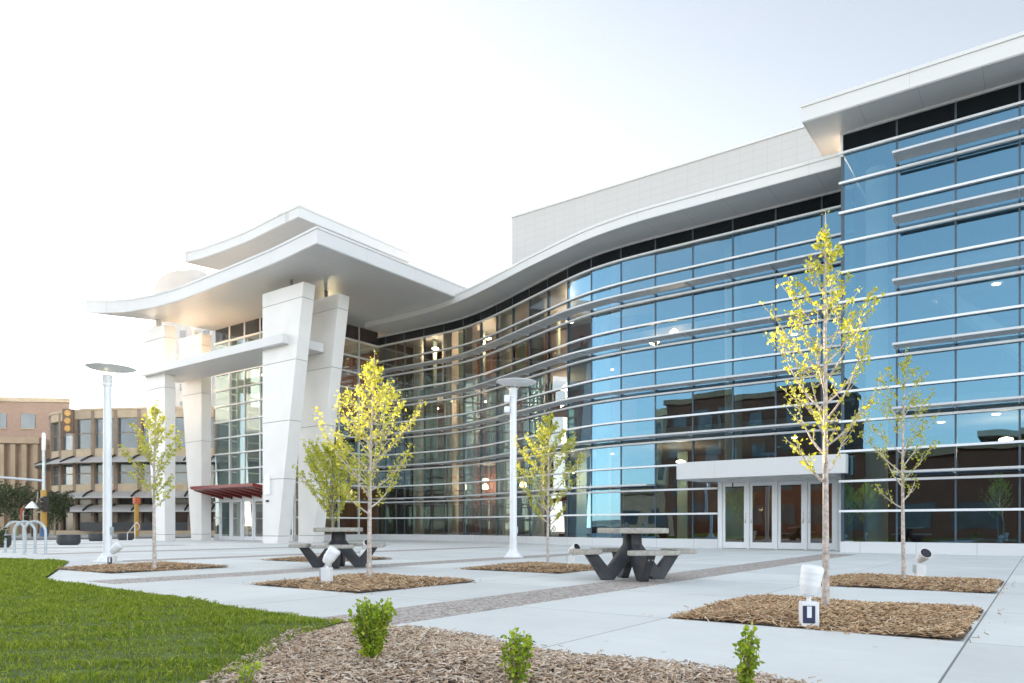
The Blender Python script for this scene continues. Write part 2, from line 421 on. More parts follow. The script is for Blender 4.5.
class MB:
    def __init__(s):
        s.v = []; s.f = []
    def add(s, vs, fs):
        o = len(s.v)
        s.v += vs
        s.f += [tuple(i + o for i in f) for f in fs]
        return s
    def box(s, u0, u1, v0, v1, z0, z1):
        c = [P(u, v, z) for z in (z0, z1) for v in (v0, v1) for u in (u0, u1)]
        return s.add(c, [(0, 1, 3, 2), (4, 6, 7, 5), (0, 4, 5, 1), (2, 3, 7, 6), (0, 2, 6, 4), (1, 5, 7, 3)])
    def hexa(s, pts):                                  # 8 uvz points: bottom ring then top ring
        return s.add([P(*p) for p in pts], [(0, 1, 2, 3), (4, 7, 6, 5), (0, 4, 5, 1), (1, 5, 6, 2), (2, 6, 7, 3), (3, 7, 4, 0)])
    def obox(s, c, ang, lu, lv, lz, tilt=0.0):         # centre uvz, rotation in plan, full sizes
        ca, sa = math.cos(ang), math.sin(ang)
        out = []
        for dz in (-.5, .5):
            for a, b in ((-.5, -.5), (.5, -.5), (.5, .5), (-.5, .5)):
                x, y, z = a * lu, b * lv, dz * lz
                if tilt:
                    x, z = x * math.cos(tilt) - z * math.sin(tilt), x * math.sin(tilt) + z * math.cos(tilt)
                out.append((c[0] + x * ca - y * sa, c[1] + x * sa + y * ca, c[2] + z))
        return s.hexa(out)
    def prism(s, poly, z0, z1):
        n = len(poly)
        c = [P(u, v, z0) for u, v in poly] + [P(u, v, z1) for u, v in poly]
        fs = [tuple(range(n)), tuple(range(2 * n - 1, n - 1, -1))]
        for i in range(n):
            j = (i + 1) % n
            fs.append((i, j, n + j, n + i))
        return s.add(c, fs)
    def sheet(s, poly, z):
        return s.add([P(u, v, z) for u, v in poly], [tuple(range(len(poly)))])
    def tube(s, pts, rad, n=8, cap=True):              # pts uvz
        pts = [Vector(P(*p)) for p in pts]
        if not hasattr(rad, '__len__'):
            rad = [rad] * len(pts)
        o = len(s.v)
        prev = None
        for i, p in enumerate(pts):
            a = pts[max(0, i - 1)]; b = pts[min(len(pts) - 1, i + 1)]
            t = (b - a)
            if t.length < 1e-9: t = Vector((0, 0, 1))
            t.normalize()
            if prev is None:
                ref = Vector((0, 0, 1)) if abs(t.z) < 0.9 else Vector((1, 0, 0))
                x = t.cross(ref).normalized()
            else:
                x = (prev - t * prev.dot(t))
                x = x.normalized() if x.length > 1e-6 else t.orthogonal().normalized()
            prev = x
            y = t.cross(x)
            for k in range(n):
                a_ = 2 * math.pi * k / n
                s.v.append(tuple(p + (x * math.cos(a_) + y * math.sin(a_)) * rad[i]))
        for i in range(len(pts) - 1):
            for k in range(n):
                k2 = (k + 1) % n
                s.f.append((o + i * n + k, o + i * n + k2, o + (i + 1) * n + k2, o + (i + 1) * n + k))
        if cap:
            s.f.append(tuple(o + k for k in range(n))[::-1])
            s.f.append(tuple(o + (len(pts) - 1) * n + k for k in range(n)))
        return s
    def lathe(s, c, prof, n=24):                       # prof: (radius, z) ; c uvz
        o = len(s.v)
        for r, z in prof:
            for k in range(n):
                a = 2 * math.pi * k / n
                s.v.append(P(c[0] + r * math.cos(a), c[1] + r * math.sin(a), c[2] + z))
        for i in range(len(prof) - 1):
            for k in range(n):
                k2 = (k + 1) % n
                s.f.append((o + i * n + k, o + i * n + k2, o + (i + 1) * n + k2, o + (i + 1) * n + k))
        s.f.append(tuple(o + k for k in range(n))[::-1])
        s.f.append(tuple(o + (len(prof) - 1) * n + k for k in range(n)))
        return s
    def sweep(s, path, prof, cap=True, closed=True):   # prof: (outward offset, z)
        nr = normals(path)
        o = len(s.v); m = len(prof)
        for (u, v), (nu, nv) in zip(path, nr):
            for d, z in prof:
                s.v.append(P(u + nu * d, v + nv * d, z))
        mm = m if closed else m - 1
        for i in range(len(path) - 1):
            for k in range(mm):
                k2 = (k + 1) % m
                s.f.append((o + i * m + k, o + i * m + k2, o + (i + 1) * m + k2, o + (i + 1) * m + k))
        if cap and closed:
            s.f.append(tuple(o + k for k in range(m)))
            s.f.append(tuple(o + (len(path) - 1) * m + k for k in range(m))[::-1])
        return s
    def build(s, name, m, parent=None, smooth=False, bevel=0.0, recalc=True, origin=None):
        me = bpy.data.meshes.new(name)
        me.from_pydata(s.v, [], s.f)
        if recalc or bevel:
            bm = bmesh.new(); bm.from_mesh(me)
            bmesh.ops.recalc_face_normals(bm, faces=bm.faces)
            if bevel:
                es = [e for e in bm.edges if len(e.link_faces) == 2 and e.calc_face_angle(0) > 0.5]
                bmesh.ops.bevel(bm, geom=es, offset=bevel, segments=2, affect='EDGES', profile=0.6, clamp_overlap=True)
            bm.to_mesh(me); bm.free()
        if smooth:
            me.polygons.foreach_set('use_smooth', [True] * len(me.polygons))
            try:
                me.set_sharp_from_angle(angle=R(42))
            except Exception:
                pass
        me.materials.append(m)
        ob = bpy.data.objects.new(name, me)
        COL.objects.link(ob)
        if parent is not None:
            ob.parent = parent
            ob.location = tuple(-c for c in parent.matrix_basis.translation) if False else (0, 0, 0)
            if parent.get('_local') is None:
                off = Vector((0, 0, 0)); q = parent
                while q is not None:
                    off += q.location; q = q.parent
                ob.location = -off
        return ob

def normals(path):
    out = []
    n = len(path)
    for i in range(n):
        segs = []
        for a, b in ((i - 1, i), (i, i + 1)):
            if a >= 0 and b < n:
                du = path[b][0] - path[a][0]; dv = path[b][1] - path[a][1]
                l = math.hypot(du, dv) or 1
                segs.append((dv / l, -du / l))
        nu = sum(x for x, _ in segs); nv = sum(y for _, y in segs)
        l = math.hypot(nu, nv) or 1
        nu /= l; nv /= l
        k = nu * segs[0][0] + nv * segs[0][1]
        out.append((nu / max(k, 0.3), nv / max(k, 0.3)))
    return out

def smooth_path(pts, step=0.25, passes=14):
    d = [0]
    for a, b in zip(pts, pts[1:]):
        d.append(d[-1] + math.hypot(b[0] - a[0], b[1] - a[1]))
    L = d[-1]; n = int(L / step) + 1
    s = np.linspace(0, L, n)
    U = np.interp(s, d, [p[0] for p in pts]); V = np.interp(s, d, [p[1] for p in pts])
    for _ in range(passes):
        U[1:-1] = (U[:-2] + 2 * U[1:-1] + U[2:]) / 4
        V[1:-1] = (V[:-2] + 2 * V[1:-1] + V[2:]) / 4
    return list(zip(U.tolist(), V.tolist()))

def path_len(path):
    d = [0]
    for a, b in zip(path, path[1:]):
        d.append(d[-1] + math.hypot(b[0] - a[0], b[1] - a[1]))
    return d

def sub_path(path, s0, s1):
    d = path_len(path)
    def at(s): return (float(np.interp(s, d, [p[0] for p in path])), float(np.interp(s, d, [p[1] for p in path])))
    return [at(s0)] + [p for p, q in zip(path, d) if s0 + 0.05 < q < s1 - 0.05] + [at(s1)]

def path_at(path, s):
    d = path_len(path)
    return (float(np.interp(s, d, [p[0] for p in path])), float(np.interp(s, d, [p[1] for p in path])))

def tag(o, label=None, cat=None, group=None, kind=None):
    if label: o['label'] = label
    if cat: o['category'] = cat
    if group: o['group'] = group
    if kind: o['kind'] = kind
    return o

def thing(name, label, cat, at=(0, 0, 0), rot=0.0, group=None):
    o = bpy.data.objects.new(name, None)
    o.empty_display_size = 0.3
    COL.objects.link(o)
    o.location = P(*at)
    o.rotation_euler = (0, 0, rot)
    return tag(o, label, cat, group)

def copy_tree(src, parent=None):
    c = src.copy()
    COL.objects.link(c)
    if parent is not None:
        c.parent = parent
    for ch in [o for o in src.children]:
        copy_tree(ch, c)
    return c

def local(mb, name, m, parent, **k):
    """link a part whose vertices are already in the parent's own space"""
    ob = mb.build(name, m, None, **k)
    ob.parent = parent
    return ob

# ================================================================== GROUND
tag(MB().sheet([(-400, -400), (900, -400), (900, 900), (-400, 900)], -0.30).build('ground', M['earth']), kind='structure')
plaza_edge = [(-40, 3.6), (0, 3.76), (4.75, 4.08), (12.2, 4.72), (17.9, 7.45), (21.5, 6.6), (30, 4.4), (47, 0), (47, 60), (-40, 60)]
beds_uv = []
for i in range(3):
    for v0 in (6.05, 10.55):
        beds_uv.append((0.46 + 6.25 * i, v0))
tag(MB().prism(plaza_edge, -0.25, 0.0).build('plaza_pavement', M['concrete']), kind='structure')
bm_ = MB()
for k in range(-4, 7):
    bm_.box(4.35 + 6.25 * k, 5.2 + 6.25 * k, 4.12 if k in (-4, -3, -2, -1, 0) else (5.0 if k == 1 else (8.2 if k == 2 else 9)), 22.8 if k < 4 else 17, -0.05, 0.004)
tag(bm_.build('aggregate_band', M['aggregate']), kind='structure')
tag(MB().box(47.2, 62, -200, 300, -0.29, -0.16).build('road', M['asphalt']), kind='structure')
tag(MB().box(-200, 47, -16, -4, -0.29, -0.16).build('street', M['asphalt']), kind='structure')
tag(MB().box(62.2, 90, -60, 200, -0.29, -0.03).build('far_pavement', M['sidewalk']), kind='structure')
mk = MB()
for k in range(14):
    mk.box(54.4, 54.55, -60 + 9 * k, -56 + 9 * k, -0.2, -0.155)
tag(mk.build('road_marking', M['paint']), kind='structure')

# lawn: a gently raised sheet with blades
lawn_poly = [(4.72, 4.08), (12.2, 4.70), (17.88, 7.42), (21.5, 6.58), (30, 4.38), (36, 2.8), (36, -3.5), (0, -3.5), (2.0, 0.6), (3.45, 2.19), (4.32, 3.33)]
mulch_poly = [(4.72, 4.08), (4.32, 3.33), (3.45, 2.19), (2.0, 0.6), (0, -3.5), (-12, -3.5), (-12, 3.56), (0, 3.73)]

def inside(poly, U, V):
    U = np.asarray(U); V = np.asarray(V)
    r = np.zeros(U.shape, bool)
    n = len(poly)
    for i in range(n):
        (x0, y0), (x1, y1) = poly[i], poly[(i + 1) % n]
        c = ((y0 > V) != (y1 > V)) & (U < (x1 - x0) * (V - y0) / ((y1 - y0) if y1 != y0 else 1e-9) + x0)
        r ^= c
    return r

def edge_dist(poly, U, V):
    d = np.full(np.shape(U), 1e9)
    n = len(poly)
    for i in range(n):
        a = np.array(poly[i]); b = np.array(poly[(i + 1) % n])
        ab = b - a
        t = np.clip(((U - a[0]) * ab[0] + (V - a[1]) * ab[1]) / (ab @ ab), 0, 1)
        d = np.minimum(d, np.hypot(U - a[0] - t * ab[0], V - a[1] - t * ab[1]))
    return d

def lawn_z(U, V):
    d = edge_dist(lawn_poly, U, V)
    return 0.02 + 0.05 * (1 - np.exp(-d / 0.5)) + 0.012 * np.sin(U * 1.7 + V) * np.sin(V * 2.1 - U * .6)

def mulch_z(U, V):
    d = edge_dist(mulch_poly, U, V)
    return 0.01 + 0.09 * (1 - np.exp(-d / 0.45)) + 0.02 * np.sin(U * 3.1) * np.sin(V * 2.7)

def grid_mound(poly, zf, step, name, m, u_rng, v_rng):
    us = np.arange(*u_rng, step); vs_ = np.arange(*v_rng, step)
    UU, VV = np.meshgrid(us, vs_)
    bm = bmesh.new()
    bverts = [bm.verts.new(P(u, v, 0)) for u, v in poly]
    f = bm.faces.new(bverts)
    # subdivide by cutting with planes, then lift
    for u in us:
        g = bm.verts[:] + bm.edges[:] + bm.faces[:]
        bmesh.ops.bisect_plane(bm, geom=g, plane_co=(-u, 0, 0), plane_no=(1, 0, 0))
    for v in vs_:
        g = bm.verts[:] + bm.edges[:] + bm.faces[:]
        bmesh.ops.bisect_plane(bm, geom=g, plane_co=(0, v, 0), plane_no=(0, 1, 0))
    U = np.array([-w.co.x for w in bm.verts]); V = np.array([w.co.y for w in bm.verts])
    Z = zf(U, V)
    for w, z in zip(bm.verts, Z): w.co.z = z
    bmesh.ops.recalc_face_normals(bm, faces=bm.faces)
    if f.is_valid and f.normal.z < 0:
        bmesh.ops.reverse_faces(bm, faces=bm.faces)
    me = bpy.data.meshes.new(name)
    bm.to_mesh(me); bm.free()
    me.polygons.foreach_set('use_smooth', [True] * len(me.polygons))
    me.materials.append(m)
    o = bpy.data.objects.new(name, me)
    COL.objects.link(o)
    return o

tag(grid_mound(lawn_poly, lawn_z, 0.4, 'lawn', M['soil'], (0, 36.2), (-3.5, 7.6)), kind='structure')
tag(grid_mound(mulch_poly, mulch_z, 0.25, 'mulch_ground', M['mulch_base'], (-12, 5), (-3.5, 4.2)), kind='structure')

RNG = np.random.default_rng(7)

def pieces_object(name, V, F, m, label=None, kind='stuff', parent=None, smooth=False):
    """V (n,k,3) vertices per piece, F list of index tuples per piece"""
    n, k, _ = V.shape
    me = bpy.data.meshes.new(name)
    nl = sum(len(f) for f in F)
    me.vertices.add(n * k)
    me.vertices.foreach_set('co', V.astype(np.float32).reshape(-1))
    loops = np.concatenate([np.array(f) for f in F])
    allv = (np.arange(n)[:, None] * k + loops[None, :]).reshape(-1)
    me.loops.add(n * nl)
    me.loops.foreach_set('vertex_index', allv.astype(np.int32))
    st = np.cumsum([0] + [len(f) for f in F[:-1]])
    allst = (np.arange(n)[:, None] * nl + st[None, :]).reshape(-1)
    me.polygons.add(n * len(F))
    me.polygons.foreach_set('loop_start', allst.astype(np.int32))
    if smooth:
        me.polygons.foreach_set('use_smooth', np.ones(n * len(F), bool))
    me.update(calc_edges=True)
    me.validate()
    me.materials.append(m)
    o = bpy.data.objects.new(name, me)
    COL.objects.link(o)
    if parent is not None:
        o.parent = parent
    if kind: o['kind'] = kind
    if label: o['label'] = label
    return o

def rand_in(poly, n, ur, vr):
    U = []; V = []
    while sum(map(len, U)) < n:
        u = RNG.uniform(*ur, n * 2); v = RNG.uniform(*vr, n * 2)
        k = inside(poly, u, v)
        U.append(u[k]); V.append(v[k])
    return np.concatenate(U)[:n], np.concatenate(V)[:n]

# grass blades: denser and finer near the camera
def blades():
    Us = []; Vs = []; Ws = []; Hs = []
    for (r0, r1, dens, w, h) in ((3.0, 6.0, 9000, 0.0034, 0.036), (6.0, 9.5, 3800, 0.0055, 0.038), (9.5, 15, 1400, 0.010, 0.042), (15, 27, 450, 0.019, 0.045)):
        area = 60 if r1 < 8 else (110 if r1 < 10 else (200 if r1 < 16 else 380))
        u, v = rand_in(lawn_poly, int(dens * area * 0.9), (0, 26), (-1, 8))
        d = np.hypot(u, v)
        Y = sY * u + cY * v; X = -cY * u + sY * v
        k = (d >= r0) & (d < r1) & (Y > 0.5) & (X > -1.15 * Y - 1.2) & (X < 0.35 * Y)
        u, v = u[k], v[k]
        Us.append(u); Vs.append(v); Ws.append(np.full(len(u), w)); Hs.append(np.full(len(u), h))
    u = np.concatenate(Us); v = np.concatenate(Vs); w = np.concatenate(Ws); h = np.concatenate(Hs)
    clump = 0.75 + 0.35 * np.sin(u * 5.3 + 2 * np.sin(v * 3.1)) * np.sin(v * 4.7 + u) + 0.25 * np.sin(u * 13 + v * 9) 
    h = h * np.clip(clump, 0.45, 1.5) * RNG.uniform(0.6, 1.25, len(u))
    a = RNG.uniform(0, 2 * np.pi, len(u))
    ln = RNG.normal(0, 0.45, len(u)); la = RNG.uniform(0, 2 * np.pi, len(u))
    z = lawn_z(u, v) - 0.004
    x = -u
    V = np.zeros((len(u), 4, 3))
    dx = np.cos(a) * w; dy = np.sin(a) * w
    bx = np.cos(la) * ln * h; by = np.sin(la) * ln * h
    V[:, 0] = np.stack([x - dx, v - dy, z], 1)
    V[:, 1] = np.stack([x + dx, v + dy, z], 1)
    V[:, 2] = np.stack([x + dx * .55 + bx * .45, v + dy * .55 + by * .45, z + h * .62], 1)
    V[:, 3] = np.stack([x + bx * 1.25, v + by * 1.25, z + h * np.sqrt(np.clip(1 - 0.4 * ln ** 2, .3, 1))], 1)
    o = pieces_object('grass', V, [(0, 1, 2), (0, 2, 3)], M['grass'])
    return o
grass = blades()
tag(grass, 'short green lawn grass beside the plaza path', None, None, 'stuff')

def chips(name, poly, n, ur, vr, zf, m, label, lmin=0.03, lmax=0.09, cull=True):
    u, v = rand_in(poly, n, ur, vr)
    n = len(u)
    L = RNG.uniform(lmin, lmax, n); W = RNG.uniform(0.004, 0.014, n) * (lmax / 0.09); T = RNG.uniform(0.002, 0.006, n)
    a = RNG.uniform(0, 2 * np.pi, n)
    tl = RNG.normal(0, 0.28, n); rl = RNG.normal(0, 0.5, n)
    z = zf(u, v) + RNG.uniform(0.0, 0.022, n)
    ex = np.stack([np.cos(a) * np.cos(tl), np.sin(a) * np.cos(tl), np.sin(tl)], 1)
    ey0 = np.stack([-np.sin(a), np.cos(a), np.zeros(n)], 1)
    ez0 = np.cross(ex, ey0)
    ey = ey0 * np.cos(rl)[:, None] + ez0 * np.sin(rl)[:, None]
    ez = np.cross(ex, ey)
    c = np.stack([-u, v, z], 1)
    V = np.zeros((n, 8, 3))
    i = 0
    taper = RNG.uniform(0.3, 1.0, n)
    for dz in (-.5, .5):
        for dx, dy in ((-.5, -.5), (.5, -.5), (.5, .5), (-.5, .5)):
            wy = dy * W * (taper if dx > 0 else 1)
            V[:, i] = c + ex * (dx * L)[:, None] + ey * wy[:, None] + ez * (dz * T)[:, None]
            i += 1
    F = [(3, 2, 1, 0), (4, 5, 6, 7), (0, 1, 5, 4), (1, 2, 6, 5), (2, 3, 7, 6), (3, 0, 4, 7)]
    return tag(pieces_object(name, V, F, m), label, None, None, 'stuff')

chips('wood_mulch', [(4.9, 4.16), (4.45, 3.33), (3.55, 2.19), (2.2, 0.8), (0, -1), (-3, -1), (-3, 3.72), (0, 3.78)], 46000, (-1.8, 5.0), (1.2, 4.16), mulch_z, M['chip_grey'], 'greyish wood chip mulch around the small front shrubs', 0.016, 0.075)
for i in range(3):
    for j, v0 in enumerate((6.05, 10.55)):
        u0 = 0.46 + 6.25 * i
        poly = [(u0, v0), (u0 + 2.26, v0), (u0 + 2.26, v0 + 2.26), (u0, v0 + 2.26)]
        def zf(U, V, poly=poly):
            d = edge_dist(poly, U, V)
            return 0.006 + 0.065 * (1 - np.exp(-d / 0.4)) + 0.012 * np.sin(U * 4 + V * 3)
        o = grid_mound(poly, zf, 0.28, 'mulch_bed', M['mulch_base'], (u0, u0 + 2.3), (v0, v0 + 2.3))
        tag(o, kind='structure')
        nn = (9000, 4500, 3500)[i] if j == 0 else (4500, 3000, 2500)[i]
        chips('bed_mulch', [(a + (0.03 if a > u0 + 1 else -0.03) * -1, b) for a, b in poly], nn, (u0, u0 + 2.26), (v0, v0 + 2.26), zf, M['chip_tan'],
              'tan wood chips filling a square tree bed', 0.035, 0.11 if i else 0.10)

# stray chips kicked out onto the paving
flat = lambda U, V: 0.006 + 0 * U
for i in range(3):
    for v0 in (6.05, 10.55):
        u0 = 0.46 + 6.25 * i
        chips('stray_mulch', [(u0 - .22, v0 - .2), (u0 + 2.46, v0 - .2), (u0 + 2.46, v0 + 2.46), (u0 - .22, v0 + 2.46), (u0 - .22, v0), (u0, v0), (u0, v0 + 2.26), (u0 + 2.26, v0 + 2.26), (u0 + 2.26, v0), (u0 - .22, v0)], 60, (u0 - .3, u0 + 2.6), (v0 - .3, v0 + 2.6), flat, M['chip_tan'], 'loose wood chips scattered on the paving round a tree bed', 0.015, 0.05)
chips('stray_mulch', [(4.4, 4.08), (0, 3.78), (-2, 3.7), (-2, 3.95), (0, 4.05), (4.4, 4.3)], 130, (-2, 4.5), (3.6, 4.4), flat, M['chip_grey'], 'loose wood chips spilled onto the paving edge', 0.012, 0.045)

# ================================================================== CONVENTION CENTRE
S = 0.9313
ZB = 0.351
LV = [ZB + S * k for k in range(15)]
Z_SOF = 12.113
Z_TOP = 12.533
centre = thing('convention_centre', 'large glass and white panel convention centre with a curved front and flying canopy roof', 'building', (18, 27, 0))

facade = smooth_path([(5.07, 26.25), (9, 26.25), (12.3, 26.26), (13.7, 26.31), (14.83, 26.45), (15.8, 26.70), (16.82, 27.08), (18.29, 27.70), (20.2, 28.49), (22.15, 29.30), (24, 29.98), (25.6, 30.37), (27.2, 30.45), (29, 30.45), (32.15, 30.45)], 0.25, 10)
FL = path_len(facade)[-1]
bay = [0.0] + [1.03 + 1.535 * k for k in range(40) if 1.03 + 1.535 * k < FL - 0.5] + [FL]
right = [(-24.0, 24.5), (5.07, 24.5)]
RL = 29.07
rbay = sorted([RL - 1.51 - 1.515 * k for k in range(18)] + [RL, 0.0])
sidew = [(32.15, 30.45), (32.15, 24.4)]
sbay = [0, 1.5, 3.0, 4.5, 6.05]
front = [(32.15, 24.4), (39.5, 24.4)]
fbay = [0, 1.47, 2.94, 4.41, 5.88, 7.35]
leftw = [(39.5, 24.4), (39.5, 28.9)]
lbay = [0, 1.5, 3.0, 4.5]
rside = [(5.07, 24.5), (5.07, 26.25)]

def panes(path, bays, zs, rnd, skip=None, amp=0.004):
    mb = MB()
    for i in range(len(bays) - 1):
        a = path_at(path, bays[i]); b = path_at(path, bays[i + 1])
        du, dv = b[0] - a[0], b[1] - a[1]
        l = math.hypot(du, dv)
        nu, nv = dv / l, -du / l
        for k in range(len(zs) - 1):
            if skip and skip(bays[i], bays[i + 1], k):
                continue
            t = [rnd.uniform(-amp, amp) for _ in range(3)]
            o = (t[0], t[1], t[1] + t[2], t[0] + t[2])
            q = [(a[0], a[1], zs[k]), (b[0], b[1], zs[k]), (b[0], b[1], zs[k + 1]), (a[0], a[1], zs[k + 1])]
            mb.add([P(p[0] + nu * d, p[1] + nv * d, p[2]) for p, d in zip(q, o)], [(0, 1, 2, 3)])
    return mb

def rails(path, zs, h=0.068, d0=-0.06, d1=0.11):
    mb = MB()
    for z in zs:
        mb.sweep(path, [(d0, z - h / 2), (d1, z - h / 2), (d1, z + h / 2), (d0, z + h / 2)])
    return mb

def rail_set(path, zs, m, parent, **k):
    for z in zs:
        rails(path, [z], **k).build('glazing_rail', m, parent)

def post_set(path, bays, z0, z1, m, parent, **k):
    for s in bays:
        posts(path, [s], z0, z1, **k).build('mullion', m, parent)

def posts(path, bays, z0, z1, w=0.05, d0=-0.12, d1=0.022):
    mb = MB()
    for s in bays:
        p = path_at(path, s)
        L = path_len(path)[-1]
        a = path_at(path, max(0, s - 0.1)); b = path_at(path, min(L, s + 0.1))
        t = math.atan2(b[1] - a[1], b[0] - a[0])
        nu, nv = math.sin(t), -math.cos(t)
        dm = (d0 + d1) / 2
        mb.obox((p[0] + nu * dm, p[1] + nv * dm, (z0 + z1) / 2), t, w, d1 - d0, z1 - z0)
    return mb

rnd = random.Random(3)
DOOR_S = 9.72 - 5.07
main_skip = lambda a, b, k: k < 2 and a < DOOR_S - 0.01
mbay = sorted(bay + [DOOR_S])
ATR = 12.0                                                            # arc length where the muted-reflection copy of the glass begins
panes(facade, [b for b in mbay if b < ATR] , LV[:13], rnd, main_skip, .007).build('glass_wall', M['glass'], centre, recalc=False)
panes(facade, [max(b for b in mbay if b < ATR)] + [b for b in mbay if b >= ATR], LV[:13], rnd, main_skip, .006).build('glass_wall', M['glass_muted'], centre, recalc=False)
panes(right, rbay, LV[:14], rnd).build('glass_wall', M['glass'], centre, recalc=False)
panes(sidew, sbay, LV[:13], rnd).build('glass_wall', M['glass_dim'], centre, recalc=False)
panes(front, fbay, LV[:13], rnd, lambda a, b, k: k < 3 and a > 1.4 and b < 7.0).build('glass_wall', M['glass_dim'], centre, recalc=False)
panes(leftw, lbay, LV[:13], rnd).build('glass_wall', M['glass_dim'], centre, recalc=False)
panes(rside, [0, 1.75], LV[:13], rnd).build('glass_wall', M['glass'], centre, recalc=False)
for pth, bb, z0, z1 in ((facade, bay, LV[12], Z_SOF + .02), (right, rbay, LV[13], 13.13), (sidew, sbay, LV[12], 12.42), (front, fbay, LV[12], 12.42), (leftw, lbay, LV[12], 12.42)):
    panes(pth, bb, [z0, z1], rnd).build('spandrel_band', M['spandrel'], centre, recalc=False)
lower = sub_path(facade, DOOR_S, FL)
rail_set(lower, LV[1:3], M['alu'], centre)
rail_set(facade, LV[3:13], M['alu'], centre)
rail_set([(-24, 24.5), (5.17, 24.5)], LV[1:14], M['alu'], centre)
rail_set(sidew, [z + 0.002 for z in LV[1:13]], M['white_frame'], centre, h=0.08)
rail_set(front, [z + 0.004 for z in LV[3:13]], M['white_frame'], centre, h=0.078)
rail_set([(32.15, 24.4), (33.5, 24.4)], LV[1:3], M['white_frame'], centre, h=0.078)
rail_set([(39.05, 24.4), (39.5, 24.4)], LV[1:3], M['white_frame'], centre, h=0.078)
rail_set(leftw, LV[1:13], M['white_frame'], centre, h=0.076)
post_set(facade, bay[1:-1], LV[2], Z_SOF, M['mullion'], centre)
post_set(facade, [s for s in bay if s > DOOR_S], 0.3, LV[2] - .002, M['mullion'], centre)
post_set(right, rbay[:-1], 0.3, 13.1, M['mullion'], centre)
post_set(sidew, sbay[1:-1], 0.3, 12.4, M['alu'], centre, w=0.06)
post_set(front, fbay[:-1], LV[3], 12.4, M['white_frame'], centre, w=0.08, d1=0.05)
post_set(front, [0.06, 1.4], 0.3, LV[3] - .1, M['white_frame'], centre, w=0.08, d1=0.05)
post_set(sidew, [6.0], 0.3, 12.4, M['white_frame'], centre, w=0.09, d1=0.04)
# corner trim of the right block
MB().box(5.06, 5.13, 24.44, 24.52, 12.36, 13.1).build('corner_trim', M['white_frame'], centre)
MB().box(5.03, 5.12, 24.47, 24.56, 0.3, 12.36).build('corner_trim', M['mullion'], centre)

# plinth
def plinth(path, z1=0.335):
    return MB().sweep(path, [(-0.12, -0.02), (0.075, -0.02), (0.075, z1 - 0.03), (0.06, z1 - 0.012), (0.06, z1), (-0.12, z1)])
plinth(lower).build('plinth', M['plinth'], centre)
plinth([(-24, 24.5), (5.13, 24.5)]).build('plinth', M['plinth'], centre)
for pth, z in ((sidew, .333), ([(32.15, 24.4), (33.5, 24.4)], .337), ([(39.05, 24.4), (39.55, 24.4)], .337)):
    plinth(pth, z).build('plinth', M['plinth'], centre)

# sunshades: slats, a front rail and brackets at each mullion
def sunshade(path, bays, z, ends=True):
    mb = MB()
    for j in range(7):
        d = 0.14 + 0.094 * j
        mb.sweep(path, [(d, z + 0.004), (d + 0.066, z + 0.022), (d + 0.066, z + 0.034), (d, z + 0.016)])
    mb.sweep(path, [(0.80, z - 0.02), (0.85, z - 0.02), (0.85, z + 0.045), (0.80, z + 0.045)])
    br = mb
    L = path_len(path)[-1]
    for s in bays:
        p = path_at(path, s)
        a = path_at(path, max(0, s - 0.1)); b = path_at(path, min(L, s + 0.1))
        t = math.atan2(b[1] - a[1], b[0] - a[0])
        nu, nv = math.sin(t), -math.cos(t)
        br.obox((p[0] + nu * 0.43, p[1] + nv * 0.43, z + 0.005), t, 0.035, 0.74, 0.10)
    mb.build('sunshade', M['shade'], centre)
up = sub_path(facade, 0.1, FL - 0.1)
ubay = [s - 0.1 for s in bay[1:-1]]
for k in (4, 6, 8, 10):
    sunshade(up, ubay, LV[k] + 0.17)
s2 = 12.2 - 5.07
lo = sub_path(facade, s2, FL - 0.1)
sunshade(lo, [s - s2 for s in bay if s > s2 + 0.2][:-1], LV[2] + 0.17)
rs = [(-24, 24.5), (3.56, 24.5)]
for k in (2, 4, 6, 8, 10, 12):
    sunshade(rs, [s for s in rbay if 0.1 < s < 27.5] + [27.54], LV[k] + 0.17)

# roofs
fasc = smooth_path([(5.11, 24.5), (9, 24.5), (12.3, 24.5), (14.5, 24.82), (17, 25.62), (18.5, 26.13), (21, 27.08), (22.9, 27.72), (24.5, 28.15), (26, 28.42), (28, 28.52), (31.2, 28.5)], 0.25, 12)
roof = MB().prism(fasc + [(31.2, 30.9), (31.2, 50), (5.11, 50)], Z_SOF + 0.004, Z_TOP - 0.02).build('roof', M['fascia'], centre)
MB().sweep(fasc, [(-0.3, Z_TOP - 0.1), (0.035, Z_TOP - 0.1), (0.035, Z_TOP), (-0.3, Z_TOP)]).build('coping', M['fascia'], roof)
MB().prism(fasc[:-1] + [(31.17, 28.55), (31.17, 30.4)] + [(p[0], p[1] + 0.1) for p in reversed(facade) if p[0] < 31.1 and p[0] > 5.2] + [(5.15, 26.3)], Z_SOF - 0.025, Z_SOF).build('soffit', M['soffit_x'], roof)
MB().sweep(facade, [(0.02, Z_SOF - 0.075), (0.10, Z_SOF - 0.075), (0.10, Z_SOF - 0.027), (0.02, Z_SOF - 0.027)]).build('soffit_trim', M['alu'], roof)

